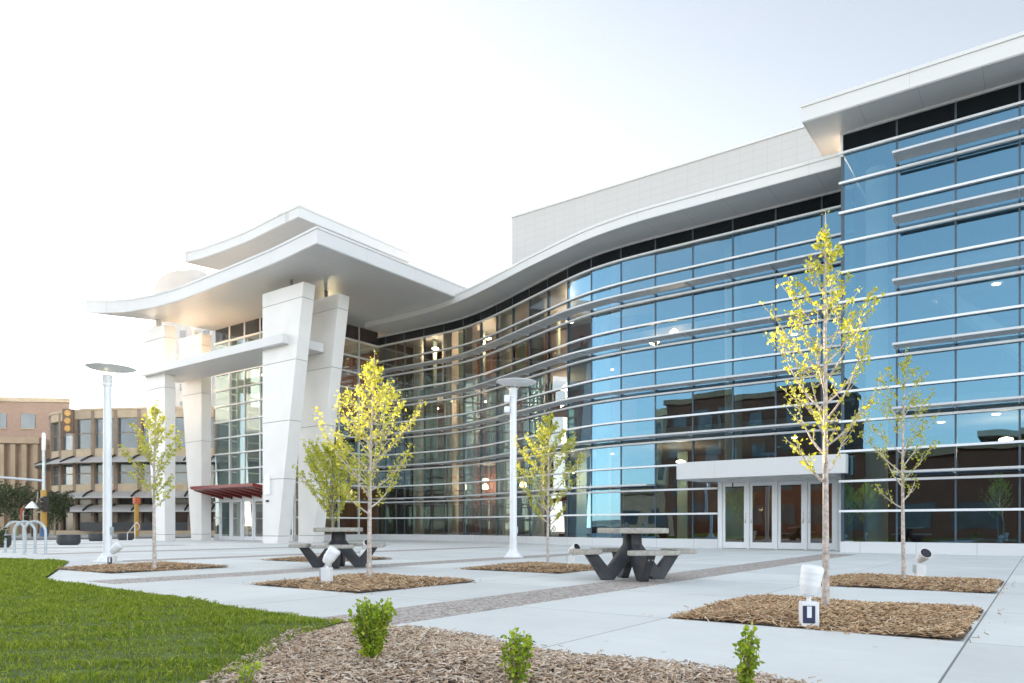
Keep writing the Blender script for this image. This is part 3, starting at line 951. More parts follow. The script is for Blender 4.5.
r2 = MB().prism([(5.95, 23.1), (-25, 23.1), (-25, 50), (5.95, 50)], 13.118, 13.63).build('roof', M['fascia'], centre)
MB().sweep([(-25, 23.1), (5.95, 23.1), (5.95, 50)], [(-0.25, 13.55), (0.035, 13.55), (0.035, 13.655), (-0.25, 13.655)]).build('coping', M['fascia'], r2)
MB().prism([(5.93, 23.12), (-25, 23.12), (-25, 24.7), (4.9, 24.7), (4.9, 50), (5.93, 50)], 13.09, 13.115).build('soffit', M['soffit_x'], r2)
MB().sweep([(-24, 24.5), (5.1, 24.5)], [(0.02, 13.03), (0.10, 13.03), (0.10, 13.088), (0.02, 13.088)]).build('soffit_trim', M['alu'], r2)
MB().box(4.8, 5.07, 24.6, 50, Z_TOP - 0.05, 13.09).build('upper_wall', M['penthouse'], centre)
MB().box(-24, 23.0, 31.5, 50, Z_TOP - 0.1, 17.32).build('penthouse', M['penthouse'], centre)
MB().box(-24.05, 23.06, 31.44, 31.6, 17.32, 17.42).build('coping', M['fascia'], centre)

# big front canopy
cfront = smooth_path([(24.0, 19.35), (27.3, 19.72), (31.3, 19.93), (35.9, 20.12), (38.1, 19.95), (39.95, 19.55), (41.3, 18.88), (41.95, 18.25)], 0.3, 6)
cside = smooth_path([(41.95, 18.25), (40.95, 20.1), (40.15, 21.7), (39.8, 23.2), (39.75, 26), (39.75, 42)], 0.4, 4)
cpoly = [(24.0, 40.0)] + cfront + cside[1:]
r3 = MB().prism(cpoly, 12.404, 13.07).build('canopy_roof', M['canopy_white'], centre)
MB().sweep([(24.0, 31.0)] + cfront, [(-0.3, 12.99), (0.03, 12.99), (0.03, 13.09), (-0.3, 13.09)]).build('coping', M['canopy_white'], r3)
MB().prism([(24.03, 40.0)] + [(u + (0.03 if u < 24.2 else 0), v + 0.03) for u, v in cfront[:-1]] + [(41.85, 18.4)] + [(u - 0.03, v) for u, v in cside[1:]], 12.375, 12.40).build('soffit', M['soffit'], r3)
# upper roof and its set-back drum
ufront = smooth_path([(28.6, 22.0), (30.6, 22.1), (33, 22.33), (35.15, 22.35), (37.4, 22.26), (38.66, 22.02)], 0.3, 4)
r4 = MB().prism([(28.6, 29.5)] + ufront + [(38.3, 24), (38.3, 29.5)], 15.544, 16.08).build('upper_roof', M['canopy_white'], centre)
MB().prism([(28.63, 29.48)] + [(u, v + 0.03) for u, v in ufront] + [(38.27, 24), (38.27, 29.48)], 15.515, 15.54).build('soffit', M['soffit'], r4)
MB().sweep([(28.6, 29.5)] + ufront, [(-0.25, 16.0), (0.03, 16.0), (0.03, 16.11), (-0.25, 16.11)]).build('coping', M['canopy_white'], r4)
MB().box(30.4, 36.6, 24.6, 29.2, 13.0, 15.52).build('clerestory_wall', M['penthouse'], centre)
def vault(u0, u1, v0, r, zc, n=18):
    mb = MB()
    pr = [(u0 + (u1 - u0) * (0.5 - 0.5 * math.cos(math.pi * k / n)), zc + r * math.sin(math.pi * k / n)) for k in range(n + 1)]
    a = [P(u, v0, z) for u, z in pr]; b = [P(u, v0 + 5, z) for u, z in pr]
    m = len(pr)
    return mb.add(a + b, [tuple(range(m)), tuple(range(2 * m - 1, m - 1, -1))] + [(i, i + 1, m + i + 1, m + i) for i in range(m - 1)] + [(m - 1, 0, m, 2 * m - 1)])

# tapering columns, mid-height plate
def column(u_in, u_out, top_in, top_out, v0, v1, name='column'):
    zs = [0.0, 0.35, 3.02, 5.70, 8.45, 11.2, 11.86]
    mb = MB()
    def sec(z, g=0.0):
        t = z / 11.86
        a = u_in + (top_in - u_in) * t; b = u_out + (top_out - u_out) * t
        sgn = 1 if b > a else -1
        return (a + g * sgn, b - g * sgn)
    for z0, z1 in zip(zs, zs[1:]):
        za, zb = z0 + (0.012 if z0 > 0 else 0), z1 - 0.012 * (z1 < 11.8)
        (a0, b0), (a1, b1) = sec(za), sec(zb)
        mb.hexa([(a0, v0, za), (b0, v0, za), (b0, v1, za), (a0, v1, za), (a1, v0, zb), (b1, v0, zb), (b1, v1, zb), (a1, v1, zb)])
    o = mb.build(name, M['column'], centre, bevel=0.008)
    (a0, b0), (a1, b1) = sec(0.02, 0.03), sec(11.8, 0.03)
    MB().hexa([(a0, v0 + .03, .02), (b0, v0 + .03, .02), (b0, v1 - .03, .02), (a0, v1 - .03, .02), (a1, v0 + .03, 11.8), (b1, v0 + .03, 11.8), (b1, v1 - .03, 11.8), (a1, v1 - .03, 11.8)]).build('joint_core', M['joint_shade'], o)
    c = ((top_in + top_out) / 2, (v0 + v1) / 2)
    MB().lathe((c[0], (v1 - .16) if u_in < 30 else c[1], 11.84), [(0.15 if u_in > 30 else .08, 0), (0.15 if u_in > 30 else .08, 0.54)], 20).build('post', M['column'] if u_in > 30 else M['joint_shade'], o, smooth=True)  # right-hand posts coloured dark to pass for shade under the soffit
    return o
colA = column(28.9, 30.03, 26.98, 30.05, 21.0, 21.66)
column(28.9, 30.03, 26.98, 30.05, 23.05, 23.70)
column(38.89, 39.95, 38.89, 41.3, 21.0, 21.6)
column(38.89, 39.95, 38.89, 41.3, 23.15, 23.75)
MB().box(28.05, 40.85, 20.66, 23.02, 9.20, 9.62).build('canopy_plate', M['canopy_white'], centre, bevel=0.01)
MB().box(29.42, 29.78, 20.9, 21.0, 2.3, 3.2).build('wall_lamp', M['fixture'], centre, bevel=0.02)
MB().box(29.55, 29.7, 20.93, 21.0, 1.95, 2.05).build('card_reader', M['black_paint'], centre)

# warm uplights: on the two left columns and in the notch beside the right roof
def uplight(u, v, z, watt, size=0.12):
    o = MB().lathe((u, v, z), [(.07, 0), (.09, .04), (.09, .09), (.07, .10)], 16).build('uplight', M['downlight'], centre)
    ld = bpy.data.lights.new('uplight_lamp', 'POINT')
    ld.energy = watt
    ld.color = (1.0, 0.62, 0.30)
    ld.shadow_soft_size = size
    l = bpy.data.objects.new('uplight_lamp', ld)
    COL.objects.link(l)
    l.parent = o
    l.location = Vector(P(u, v, z + .2))
uplight(40.55, 22.3, 9.63, 7)
uplight(37.9, 22.3, 9.63, 16)
uplight(36.2, 22.6, 9.63, 10)
uplight(5.5, 26.9, 12.54, 4)

# doors
def door(u0, u1, v, z0, z1, hinge_left, st=0.10, bot=0.22):
    mb = MB()
    mb.box(u0, u0 + st, v - 0.03, v + 0.03, z0, z1)
    mb.box(u1 - st, u1, v - 0.03, v + 0.03, z0, z1)
    mb.box(u0 + st, u1 - st, v - 0.029, v + 0.029, z0, z0 + bot)
    mb.box(u0 + st, u1 - st, v - 0.029, v + 0.029, z1 - 0.13, z1)
    d = mb.build('door', M['white_frame'], centre)
    MB().add([P(u0 + st, v, z0 + bot), P(u1 - st, v, z0 + bot), P(u1 - st, v, z1 - 0.13), P(u0 + st, v, z1 - 0.13)], [(0, 1, 2, 3)]).build('door_glass', M['door_glass'], d, recalc=False)
    hu = u0 + st * 0.5 if hinge_left else u1 - st * 0.5
    h = MB()
    h.tube([(hu, v - 0.03, 0.95), (hu, v - 0.09, 0.97), (hu, v - 0.09, 1.28), (hu, v - 0.03, 1.30)], 0.014, 8)
    h.box(hu - 0.03, hu + 0.03, v - 0.036, v - 0.0305, 0.92, 1.06)
    h.build('door_handle', M['steel'], d, smooth=True)
    return d
du = (9.60 - 5.62) / 4
fr = MB()
for i in range(5):
    uu = 5.62 + du * i
    fr.box(uu - 0.045, uu + 0.045, 26.2, 26.34, 0.0, 2.40)
fr.box(5.12, 9.72, 26.205, 26.335, 2.40, 2.62)
fr.box(5.12, 5.57, 26.21, 26.33, 0.0, 2.395)
fr.box(9.65, 9.72, 26.21, 26.33, 0.0, 2.395)
fr.build('door_frame', M['white_frame'], centre)
for i in range(4):
    door(5.62 + du * i + 0.05, 5.62 + du * (i + 1) - 0.05, 26.26, 0.015, 2.39, i in (1, 3))
dc = MB().prism([(10.36, 23.95), (10.36, 26.2), (5.16, 26.2), (5.16, 24.34), (4.88, 24.34), (4.88, 23.95)], 2.45, 3.03).build('door_canopy', M['canopy_white'], centre)
MB().box(5.3, 9.7, 24.4, 26.1, 2.425, 2.447).build('soffit', M['soffit_x'], dc)
du = (39.0 - 33.55) / 5
fr = MB()
for i in range(6):
    uu = 33.55 + du * i
    fr.box(uu - 0.05, uu + 0.05, 24.34, 24.5, 0.0, 2.34)
fr.box(33.5, 39.05, 24.345, 24.495, 2.34, 2.55)
fr.box(33.5, 39.05, 24.34, 24.5, LV[3] - 0.09, LV[3] - 0.045)
fr.build('door_frame', M['white_frame'], centre)
for i in range(5):
    door(33.55 + du * i + 0.055, 33.55 + du * (i + 1) - 0.055, 24.42, 0.015, 2.33, i % 2 == 1)
MB().add([P(33.5, 24.42, 2.55), P(39.0, 24.42, 2.55), P(39.0, 24.42, LV[3] - .09), P(33.5, 24.42, LV[3] - .09)], [(0, 1, 2, 3)]).build('transom_glass', M['glass'], centre, recalc=False)
# red entrance canopy: a wing rising outwards with ribs beneath
rc = MB()
rc.hexa([(39.3, 24.3, 2.56), (32.6, 24.3, 2.56), (32.6, 22.2, 2.86), (38.35, 22.2, 2.86), (39.3, 24.3, 2.72), (32.6, 24.3, 2.72), (32.6, 22.2, 3.02), (38.45, 22.2, 3.02)])
rcan = rc.build('entrance_canopy', M['red_metal'], centre)
for i in range(7):
    rb = MB()
    u = 33.0 + i * 0.92
    rb.hexa([(u, 24.3, 2.36), (u + .09, 24.3, 2.36), (u + .09, 22.5, 2.80), (u, 22.5, 2.80), (u, 24.3, 2.555), (u + .09, 24.3, 2.555), (u + .09, 22.5, 2.815), (u, 22.5, 2.815)])
    rb.build('canopy_rib', M['red_metal'], rcan)
# street number beside the entrance doors
tx = bpy.data.curves.new('house_number', 'FONT')
tx.body = '2'
tx.size = 0.62
tx.extrude = 0.004
tx.materials.append(M['white_frame'])
to = bpy.data.objects.new('house_number', tx)
COL.objects.link(to)
bpy.context.view_layer.update()
hm = bpy.data.meshes.new_from_object(to.evaluated_get(bpy.context.evaluated_depsgraph_get()))
bpy.data.objects.remove(to)
hm.materials.clear(); hm.materials.append(M['white_frame'])
hn_o = bpy.data.objects.new('house_number', hm)
COL.objects.link(hn_o)
hn_o.parent = centre
hn_o.location = Vector(P(32.62, 24.37, 1.42)) - centre.location
hn_o.rotation_euler = (R(90), 0, 0)

# interior
inner = [(p[0], p[1] + 1.3) for p in facade if 5.3 < p[0] < 31.0]
for z in (4.35, 8.45):
    MB().prism(inner + [(31.0, 40), (5.3, 40)], z, z + 0.45).build('floor_slab', M['int_slab'], centre)
    MB().box(-23.5, 4.5, 25.9, 40, z, z + 0.45).build('floor_slab', M['int_slab'], centre)
MB().box(33.2, 38.8, 27.5, 40, 5.4, 6.9).build('floor_slab', M['int_dark'], centre)
MB().box(-23.8, 31.9, 37.0, 37.3, 0.01, 12.1).build('interior_wall', M['int_brown'], centre)
MB().box(33, 39, 33.0, 33.3, 0.01, 12.1).build('interior_wall', M['int_brown'], centre)
MB().box(39.2, 39.6, 28.95, 44, 0.0, 12.39).build('side_wall', M['penthouse'], centre)
MB().box(17.5, 31.8, 35.2, 35.4, 4.82, 12.08).build('interior_wall', M['int_brown'], centre)
MB().box(32.3, 32.6, 31.0, 39.0, 0.01, 12.1).build('interior_wall', M['int_dark'], centre)
MB().box(-24.2, -23.9, 24.6, 40, 0.01, 13.0).build('interior_wall', M['int_dark'], centre)
MB().prism([(5.0, 24.6), (-23.8, 24.6), (-23.8, 40), (31.9, 40)] + [(p[0], p[1] + 0.1) for p in reversed(facade) if 5.1 < p[0] < 31.9], 0.004, 0.012).build('interior_floor', M['int_dark'], centre)
for (u, v) in ((4.25, 25.35), (-1.9, 25.9), (-8, 25.9), (9.55, 27.4), (15.6, 28.2), (20.3, 30.0), (23.2, 31.2), (27.5, 31.9), (30.2, 31.9), (38.6, 25.6), (36.2, 27.0)):
    MB().lathe((u, v, 0.012), [(0.32, 0), (0.32, 12.05)], 24).build('interior_column', M['int_column'], centre, smooth=True)
rr = random.Random(5)
for u in (6.2, 12.4, 17.8, 22.0, 25.5, 28.6):
    MB().box(u, u + rr.uniform(1.2, 2.4), 33.5 + rr.uniform(-1, 1), 35.0, 0.012, 4.3).build('interior_partition', M['int_brown'], centre)
for u, w, z0, z1 in ((21.4, .5, 4.82, 8.4), (24.6, .7, 4.82, 8.4), (26.3, .4, 4.82, 8.4), (29.0, .9, 4.82, 8.4), (22.6, .6, 8.92, 12.0), (26.9, .8, 8.92, 12.0), (9.0, .75, 0.36, 2.3), (13.4, .5, .02, 4.3), (18.8, .6, .02, 4.3), (24.0, .5, .02, 4.3)):
    v = 27.0 if u == 9.0 else 32.2
    MB().box(u, u + w, v, v + 0.06, z0, z1).build('curtain', M['curtain'], centre)
for u, v, z in ((11.85, 27.15, 8.4), (12.75, 27.25, 8.25), (24.6, 33.0, 3.0), (26.0, 33.0, 3.0), (27.2, 32.8, 3.0), (22.9, 32.4, 3.0), (28.6, 33.2, 3.0)):
    MB().lathe((u, v, z), [(0.05, 0.26), (0.16, 0.14), (0.2, 0), (0.13, -0.06)], 14).build('pendant_lamp', M['lamp_warm'], centre, smooth=True)
for u, v in ((1.2, 27.5), (-1.2, 28.5), (2.8, 28.5), (-3.5, 27.5), (8, 30), (17, 31.5)):
    for z in (4.345, 8.445):
        MB().lathe((u, v, z - 0.02), [(0.11, 0), (0.11, 0.015)], 14).build('ceiling_and_fill_light', M['downlight'], centre)
for u, v, z, w in ((25.5, 32.6, 7.6, 55), (20, 32, 7.6, 45), (29.5, 32.6, 7.6, 45), (25.5, 32.6, 11.2, 50), (29.5, 32.6, 11.2, 40), (20, 32.5, 11.2, 40), (26, 33.0, 3.2, 55), (19, 31, 3.2, 50), (13, 30.5, 3.4, 40), (1, 29, 3.4, 30), (36, 30, 9.5, 90), (36, 28.5, 3.5, 40)):
    ld = bpy.data.lights.new('interior_fill', 'POINT')
    ld.energy = w; ld.color = (1.0, 0.72, 0.45); ld.shadow_soft_size = .2
    fx = MB().lathe((u, v, z + .25), [(.05, .1), (.2, .05), (.2, 0)], 14).build('ceiling_and_fill_light', M['downlight'], centre)  # fixture and point lamp added to lighten the wood interior
    l = bpy.data.objects.new('interior_fill', ld); COL.objects.link(l)
    l.parent = fx; l.location = Vector(P(u, v, z))
rs_ = random.Random(8)
for k in range(15):
    u = 20.9 + .72 * k + rs_.uniform(-.15, .15)
    z0, z1 = rs_.choice(((.02, 4.3), (4.82, 8.4), (4.82, 8.4), (8.92, 12.0), (.02, 12.0)))
    MB().box(u, u + rs_.uniform(.10, .28), 32.7, 32.9, z0, z1).build('interior_fin', M[rs_.choice(('curtain', 'int_brown', 'int_column', 'int_brown'))], centre)
for u, w in ((26.9, .62), (25.4, .46)):
    MB().box(u, u + w, 31.1, 31.5, 2.2, 12.0).build('white_strip', M['column'], centre)  # white strips added behind the concave glass to give pale vertical streaks
# diagonal stair seen through the right block
MB().hexa([(2.4, 27.2, 8.4), (2.4, 28.6, 8.4), (2.9, 28.6, 8.4), (2.9, 27.2, 8.4), (-1.2, 27.2, 4.85), (-1.2, 28.6, 4.85), (-0.6, 28.6, 4.85), (-0.6, 27.2, 4.85)]).build('interior_stair', M['int_column'], centre)

# ================================================================== TREES
def leaf_arrays(pts, rng, size, per, spread, droop=0.25):
    """little folded leaves clustered on the given points"""
    pts = np.asarray(pts)
    n = len(pts) * per
    c = np.repeat(pts, per, 0) + rng.normal(0, spread, (n, 3))
    d = rng.normal(0, 1, (n, 3)); d[:, 2] -= droop
    d /= np.linalg.norm(d, axis=1)[:, None]
    r = rng.normal(0, 1, (n, 3))
    s = np.cross(d, r); s /= np.linalg.norm(s, axis=1)[:, None]
    nn = np.cross(s, d)
    L = size * rng.uniform(0.4, 1.35, n)[:, None]
    W = L * rng.uniform(0.28, 0.42, n)[:, None]
    V = np.zeros((n, 4, 3))
    V[:, 0] = c
    V[:, 1] = c + d * L * .5 + s * W + nn * L * .12
    V[:, 2] = c + d * L
    V[:, 3] = c + d * L * .5 - s * W + nn * L * .12
    return V

def tree(name, label, at, h, cw, clear, seed, leaf, bark='bark', r0=0.05, nb=24, subs=5, size=0.05, per=3, gap=0.07, rise=(38, 68), lean=(0, 0), group=None, bare=0.25, spread=0.02, wide_at=0.3, taper=0.95):
    rnd = random.Random(seed); rng = np.random.default_rng(seed)
    t = thing(name, label, 'tree', at, 0, group)
    mb = MB()
    N = 12
    wob = [rnd.uniform(-1, 1) for _ in range(4)]
    def axis(z):
        q = z / h
        return (lean[0] * q * q + 0.035 * math.sin(3 * q + wob[0]) * wob[1] * q * h / 3, lean[1] * q * q + 0.035 * math.sin(4 * q + wob[2]) * wob[3] * q * h / 3)
    def rad(z): return max(0.004, r0 * (1 - 0.93 * (z / h)) ** 0.85)
    zs = [-0.06, 0.0, 0.05] + [h * (i / N) for i in range(1, N + 1)]
    mb.tube([(*axis(max(z, 0)), z) for z in zs], [rad(0) * 1.35, rad(0) * 1.25, rad(0) * 1.06] + [rad(z) for z in zs[3:]], 10)
    pts = []
    def grow(p, az, el0, el1, L, r, depth):
        steps = 6 if depth == 0 else 4
        q = [p]; x = Vector(p)
        a = az
        for i in range(steps):
            el = R(el0 + (el1 - el0) * (i + 0.5) / steps)
            a += rnd.uniform(-.16, .16)
            st = L / steps
            x = x + Vector((math.cos(a) * math.cos(el), math.sin(a) * math.cos(el), math.sin(el))) * st
            q.append(tuple(x))
        rr = [max(0.0022, r * (1 - .85 * i / steps)) for i in range(steps + 1)]
        mb.tube(q, rr, 6 if depth == 0 else 4)
        qa = np.array(q)
        seg = np.linalg.norm(np.diff(qa, axis=0), axis=1); cum = np.concatenate([[0], np.cumsum(seg)])
        s = cum[-1] * (bare if depth == 0 else 0.12)
        while s < cum[-1]:
            pts.append([float(np.interp(s, cum, qa[:, k])) for k in range(3)])
            s += gap * rnd.uniform(.6, 1.4)
        pts.append(list(q[-1]))
        if depth == 0:
            for j in range(subs):
                f = rnd.uniform(.25, .95)
                s = cum[-1] * f
                b = [float(np.interp(s, cum, qa[:, k])) for k in range(3)]
                grow(b, az + rnd.choice((-1, 1)) * rnd.uniform(.45, 1.2), rnd.uniform(20, 50), rnd.uniform(45, 75), L * rnd.uniform(.22, .42) * (1.15 - f * .4), r * .42, 1)
    az = rnd.uniform(0, 6)
    for i in range(nb):
        f = (i + .5) / nb
        z = clear + (h * 0.95 - clear) * f ** 0.92
        az += 2.4 + rnd.uniform(-.35, .35)
        env = (0.62 + 0.38 * min(1, f / wide_at)) if f < wide_at else (1 - (f - wide_at) / (1 - wide_at)) ** taper * 0.95 + 0.07
        L = cw * env * rnd.uniform(.75, 1.15) / math.cos(R((rise[0] + rise[1]) / 2))
        L = min(L, (h * 1.02 - z) / math.sin(R(sum(rise) / 2)) + 0.15)
        grow((*axis(z), z), az, rise[0] + rnd.uniform(-8, 8), rise[1] + rnd.uniform(-8, 8), L, rad(z) * .55, 0)
    for k in range(8):
        z = h * (1 - 0.035 * k); pts.append([*axis(z), z])
    local(mb, 'trunk', M[bark], t, smooth=True)
    A = np.array(pts); A[:, 0] *= -1
    V = leaf_arrays(A, rng, size, per, spread)
    o = pieces_object('crown', V, [(0, 1, 2), (0, 2, 3)], M[leaf], kind=None, parent=t)
    return t

TG = 'young trees in the plaza tree beds'
tree('young_tree', 'tallest slender young tree with yellow leaf buds in front of the doors', (1.62, 7.12, 0.06), 3.66, 0.62, 1.10, 11, 'leaf_yellow', r0=0.033, nb=32, subs=6, size=0.038, per=3, gap=0.075, rise=(36, 66), group=TG, bare=.3, spread=.013, wide_at=.25, taper=1.2)
tree('young_tree', 'thin sparse young tree with few lime leaves before the tall glass block', (1.62, 11.75, 0.06), 3.30, 0.58, 0.95, 23, 'leaf_lime', r0=0.030, nb=24, subs=5, size=0.040, per=3, gap=0.09, rise=(34, 62), group=TG, bare=.35, spread=.016)
tree('young_tree', 'small round crowned young tree next to the middle lamp post', (7.72, 11.75, 0.06), 2.98, 0.66, 0.70, 31, 'leaf_lime', r0=0.030, nb=32, subs=7, size=0.05, per=3, gap=0.065, rise=(30, 66), group=TG, bare=.4, spread=.018, wide_at=.35)
tree('young_tree', 'dense bright yellow young tree standing at the right end of the farther picnic table', (7.78, 7.20, 0.06), 3.22, 0.74, 0.88, 47, 'leaf_yellow', r0=0.038, nb=30, subs=6, size=0.044, per=4, gap=0.08, rise=(30, 66), group=TG, bare=.22, spread=.022, wide_at=.25, taper=1.15, lean=(-.1, 0))
tree('young_tree', 'wispy yellow green young tree in front of the leftmost canopy column', (13.36, 7.02, 0.06), 3.10, 0.52, 1.05, 59, 'leaf_lime', r0=0.036, nb=26, subs=6, size=0.055, per=3, gap=0.08, rise=(34, 62), group=TG, bare=.3, spread=.018)
tree('young_tree', 'greener feathery young tree behind the farther picnic table', (13.75, 11.55, 0.06), 2.75, 0.85, 0.75, 67, 'leaf_lime', bark='bark_green', r0=0.036, nb=32, subs=7, size=0.06, per=4, gap=0.07, rise=(44, 60), group=TG, bare=.2, spread=.02)

# ------------------------------------------------------------------ front shrubs
def shrub(label, at, h, w, seed, ns, size, per, leaf='leaf_shrub', name='shrub', group='small shrubs in the front mulch', gap=.028, cat='shrub'):
    rnd = random.Random(seed); rng = np.random.default_rng(seed)
    t = thing(name, label, cat, at, 0, group)
    mb = MB(); pts = []
    for i in range(ns):
        a = rnd.uniform(0, 6.28); r = w * math.sqrt(rnd.uniform(0, 1)) * .5
        hh = h * rnd.uniform(.65, 1.0)
        q = [(0.15 * r * math.cos(a), 0.15 * r * math.sin(a), -0.02)]
        for k in range(1, 5):
            f = k / 4
            q.append((r * math.cos(a) * f ** .7 + rnd.uniform(-.01, .01), r * math.sin(a) * f ** .7 + rnd.uniform(-.01, .01), hh * f))
        mb.tube(q, [.004, .0035, .003, .0025, .0015], 5)
        qa = np.array(q); s = .12
        while s < 1:
            pts.append([float(np.interp(s * 4, range(5), qa[:, k])) for k in range(3)])
            s += gap / h * rnd.uniform(.7, 1.3)
        pts.append(list(q[-1]))
    local(mb, 'stem', M['bark_green'], t, smooth=True)
    A = np.array(pts); A[:, 0] *= -1
    pieces_object('foliage', leaf_arrays(A, rng, size, per, size * .35, droop=-.3), [(0, 1, 2), (0, 2, 3)], M[leaf], kind=None, parent=t)
    return t
shrub('bushiest leafy green shrub in the front mulch beside the lawn', (2.98, 2.77, 0.09), 0.31, 0.22, 3, 60, .027, 4, gap=.022)
shrub('low upright shrub with sparse leaves in the middle of the front mulch', (1.95, 2.70, 0.09), 0.235, 0.15, 5, 22, .026, 4)
shrub('narrow single stemmed shrub at the right end of the front mulch', (1.07, 3.22, 0.09), 0.285, 0.12, 9, 13, .029, 3, gap=.024)
shrub('tiny yellow green shrub at the edge where lawn meets mulch', (3.07, 2.05, 0.06), 0.10, 0.18, 13, 9, .026, 3)
shrub('dark reddish rounded bush at the lawn corner by the bike racks', (21.3, 6.95, 0.03), 0.72, 0.85, 17, 60, .07, 4, leaf='leaf_dark', name='bush', group=None, gap=.06, cat='bush')

# ================================================================== PICNIC TABLES
def picnic_table(label, at, rot):
    t = thing('picnic_table', label, 'picnic table', at, rot, 'picnic tables on the plaza')
    def rr_poly(hw, hl, r, n=5, taper=0.0, cu=0.0, cv=0.0):
        out = []
        for cx, cy, a0 in ((hw - r, hl - r, 0), (-hw + r, hl - r, 90), (-hw + r, -hl + r, 180), (hw - r, -hl + r, 270)):
            for k in range(n + 1):
                a = R(a0 + 90 * k / n)
                x, y = cx + r * math.cos(a), cy + r * math.sin(a)
                out.append((x + cu, y * (1 + taper * x / hw) + cv))
        return out
    local(MB().prism(rr_poly(.44, .44, .10), .705, .785), 'tabletop', M['slab_top'], t, bevel=.018, smooth=True)
    prof = [(.012, .70), (.125, .70), (.135, .54), (.40, .185), (.57, .395), (.76, .395), (.495, 0.0), (.315, 0.0), (.10, .25), (.012, .29)]
    for k in range(4):
        a = k * math.pi / 2
        ca, sa = math.cos(a), math.sin(a)
        def tr(r, w): return (r * ca - w * sa, r * sa + w * ca)
        mb = MB()
        n = len(prof)
        vs_ = [P(*tr(r, -.062), z) for r, z in prof] + [P(*tr(r, .062), z) for r, z in prof]
        mb.add(vs_, [tuple(range(n)), tuple(range(2 * n - 1, n - 1, -1))] + [(i, (i + 1) % n, n + (i + 1) % n, n + i) for i in range(n)])
        lg = local(mb, 'leg', M['charcoal'], t, bevel=.009)
        bo = MB()
        for w in (-.03, .03):
            c = tr(.655, w)
            q = tr(.675, w)
            bo.tube([(*tr(.70, w), .330), (*tr(.722, w), .322)], .011, 8)
        b = bo.build('bolt', M['steel'], None); b.parent = lg
        sp_ = [tr(r, w) for r, w in rr_poly(.165, .36, .07, taper=.16, cu=.735)]
        local(MB().prism(sp_, .398, .462), 'seat', M['slab_top'], t, bevel=.014, smooth=True)
    return t
cam_left = -YAW                                                     # plan direction of the camera's left
picnic_table('concrete topped picnic table with dark angled legs standing nearest the glass doors', (5.08, 10.08, 0.004), -(cam_left - R(12)))
picnic_table('farther concrete topped picnic table with dark legs near the tall white columns', (11.25, 9.6, 0.004), -(cam_left - R(6)))

# ================================================================== LAMP POSTS
def lamp_post(label, at, h, boxes, rot=0.0):
    t = thing('lamp_post', label, 'lamp post', at, rot, 'white disc lamp posts')
    local(MB().box(-.24, .24, -.24, .24, 0, .035), 'base_plate', M['fixture'], t, bevel=.01)
    local(MB().lathe((0, 0, .035), [(.20, 0), (.19, .06), (.135, .10), (.115, .17)], 24), 'base_cover', M['pole_white'], t, smooth=True)
    local(MB().tube([(0, 0, .1), (0, 0, h - .45)], [.095, .088], 20), 'pole', M['pole_white'], t, smooth=True)
    local(MB().lathe((-.0, 0, 0), [(0.0, 0), (0.0, 0.001)], 8).add([], []), 'pole_cap', M['pole_white'], t) if False else None
    local(MB().box(-.12, -.07, -.05, .05, .62, .80), 'junction_box', M['galv'], t, bevel=.008)
    local(MB().lathe((0, 0, h - .47), [(.088, 0), (.105, .02), (.105, .07), (.095, .09), (.105, .11), (.105, .27), (.06, .29)], 20), 'lamp_head', M['fixture'], t, smooth=True)
    ar = MB()
    for k in range(3):
        a = R(20 + 120 * k)
        ar.tube([(.09 * math.cos(a), .09 * math.sin(a), h - .27), (.24 * math.cos(a), .24 * math.sin(a), h - .085)], .009, 6)
    local(ar, 'support_arm', M['pole_white'], t)
    dz = MB().lathe((0, 0, h - .10), [(.02, .0), (.30, .012), (.49, .045), (.525, .062), (.525, .072), (.40, .088), (.10, .10), (.02, .102)], 40)
    d = local(dz, 'reflector_disc', M['pole_white'], t, smooth=True)
    d.rotation_euler = (0, R(1.0), 0)
    if boxes:
        for z0, z1 in ((h - .58, h - .38), (h - .84, h - .68)):
            local(MB().box(.09, .24, -.10, .10, z0, z1), 'speaker_box', M['fixture'], t, bevel=.03, smooth=True)
    return t
lamp_post('white disc topped lamp post with two side boxes before the curved glass', (11.2, 15.4, 0.0), 4.62, True, YAW)
lamp_post('white disc topped lamp post at the left between lawn and columns', (17.2, 7.95, 0.0), 4.45, False, YAW)

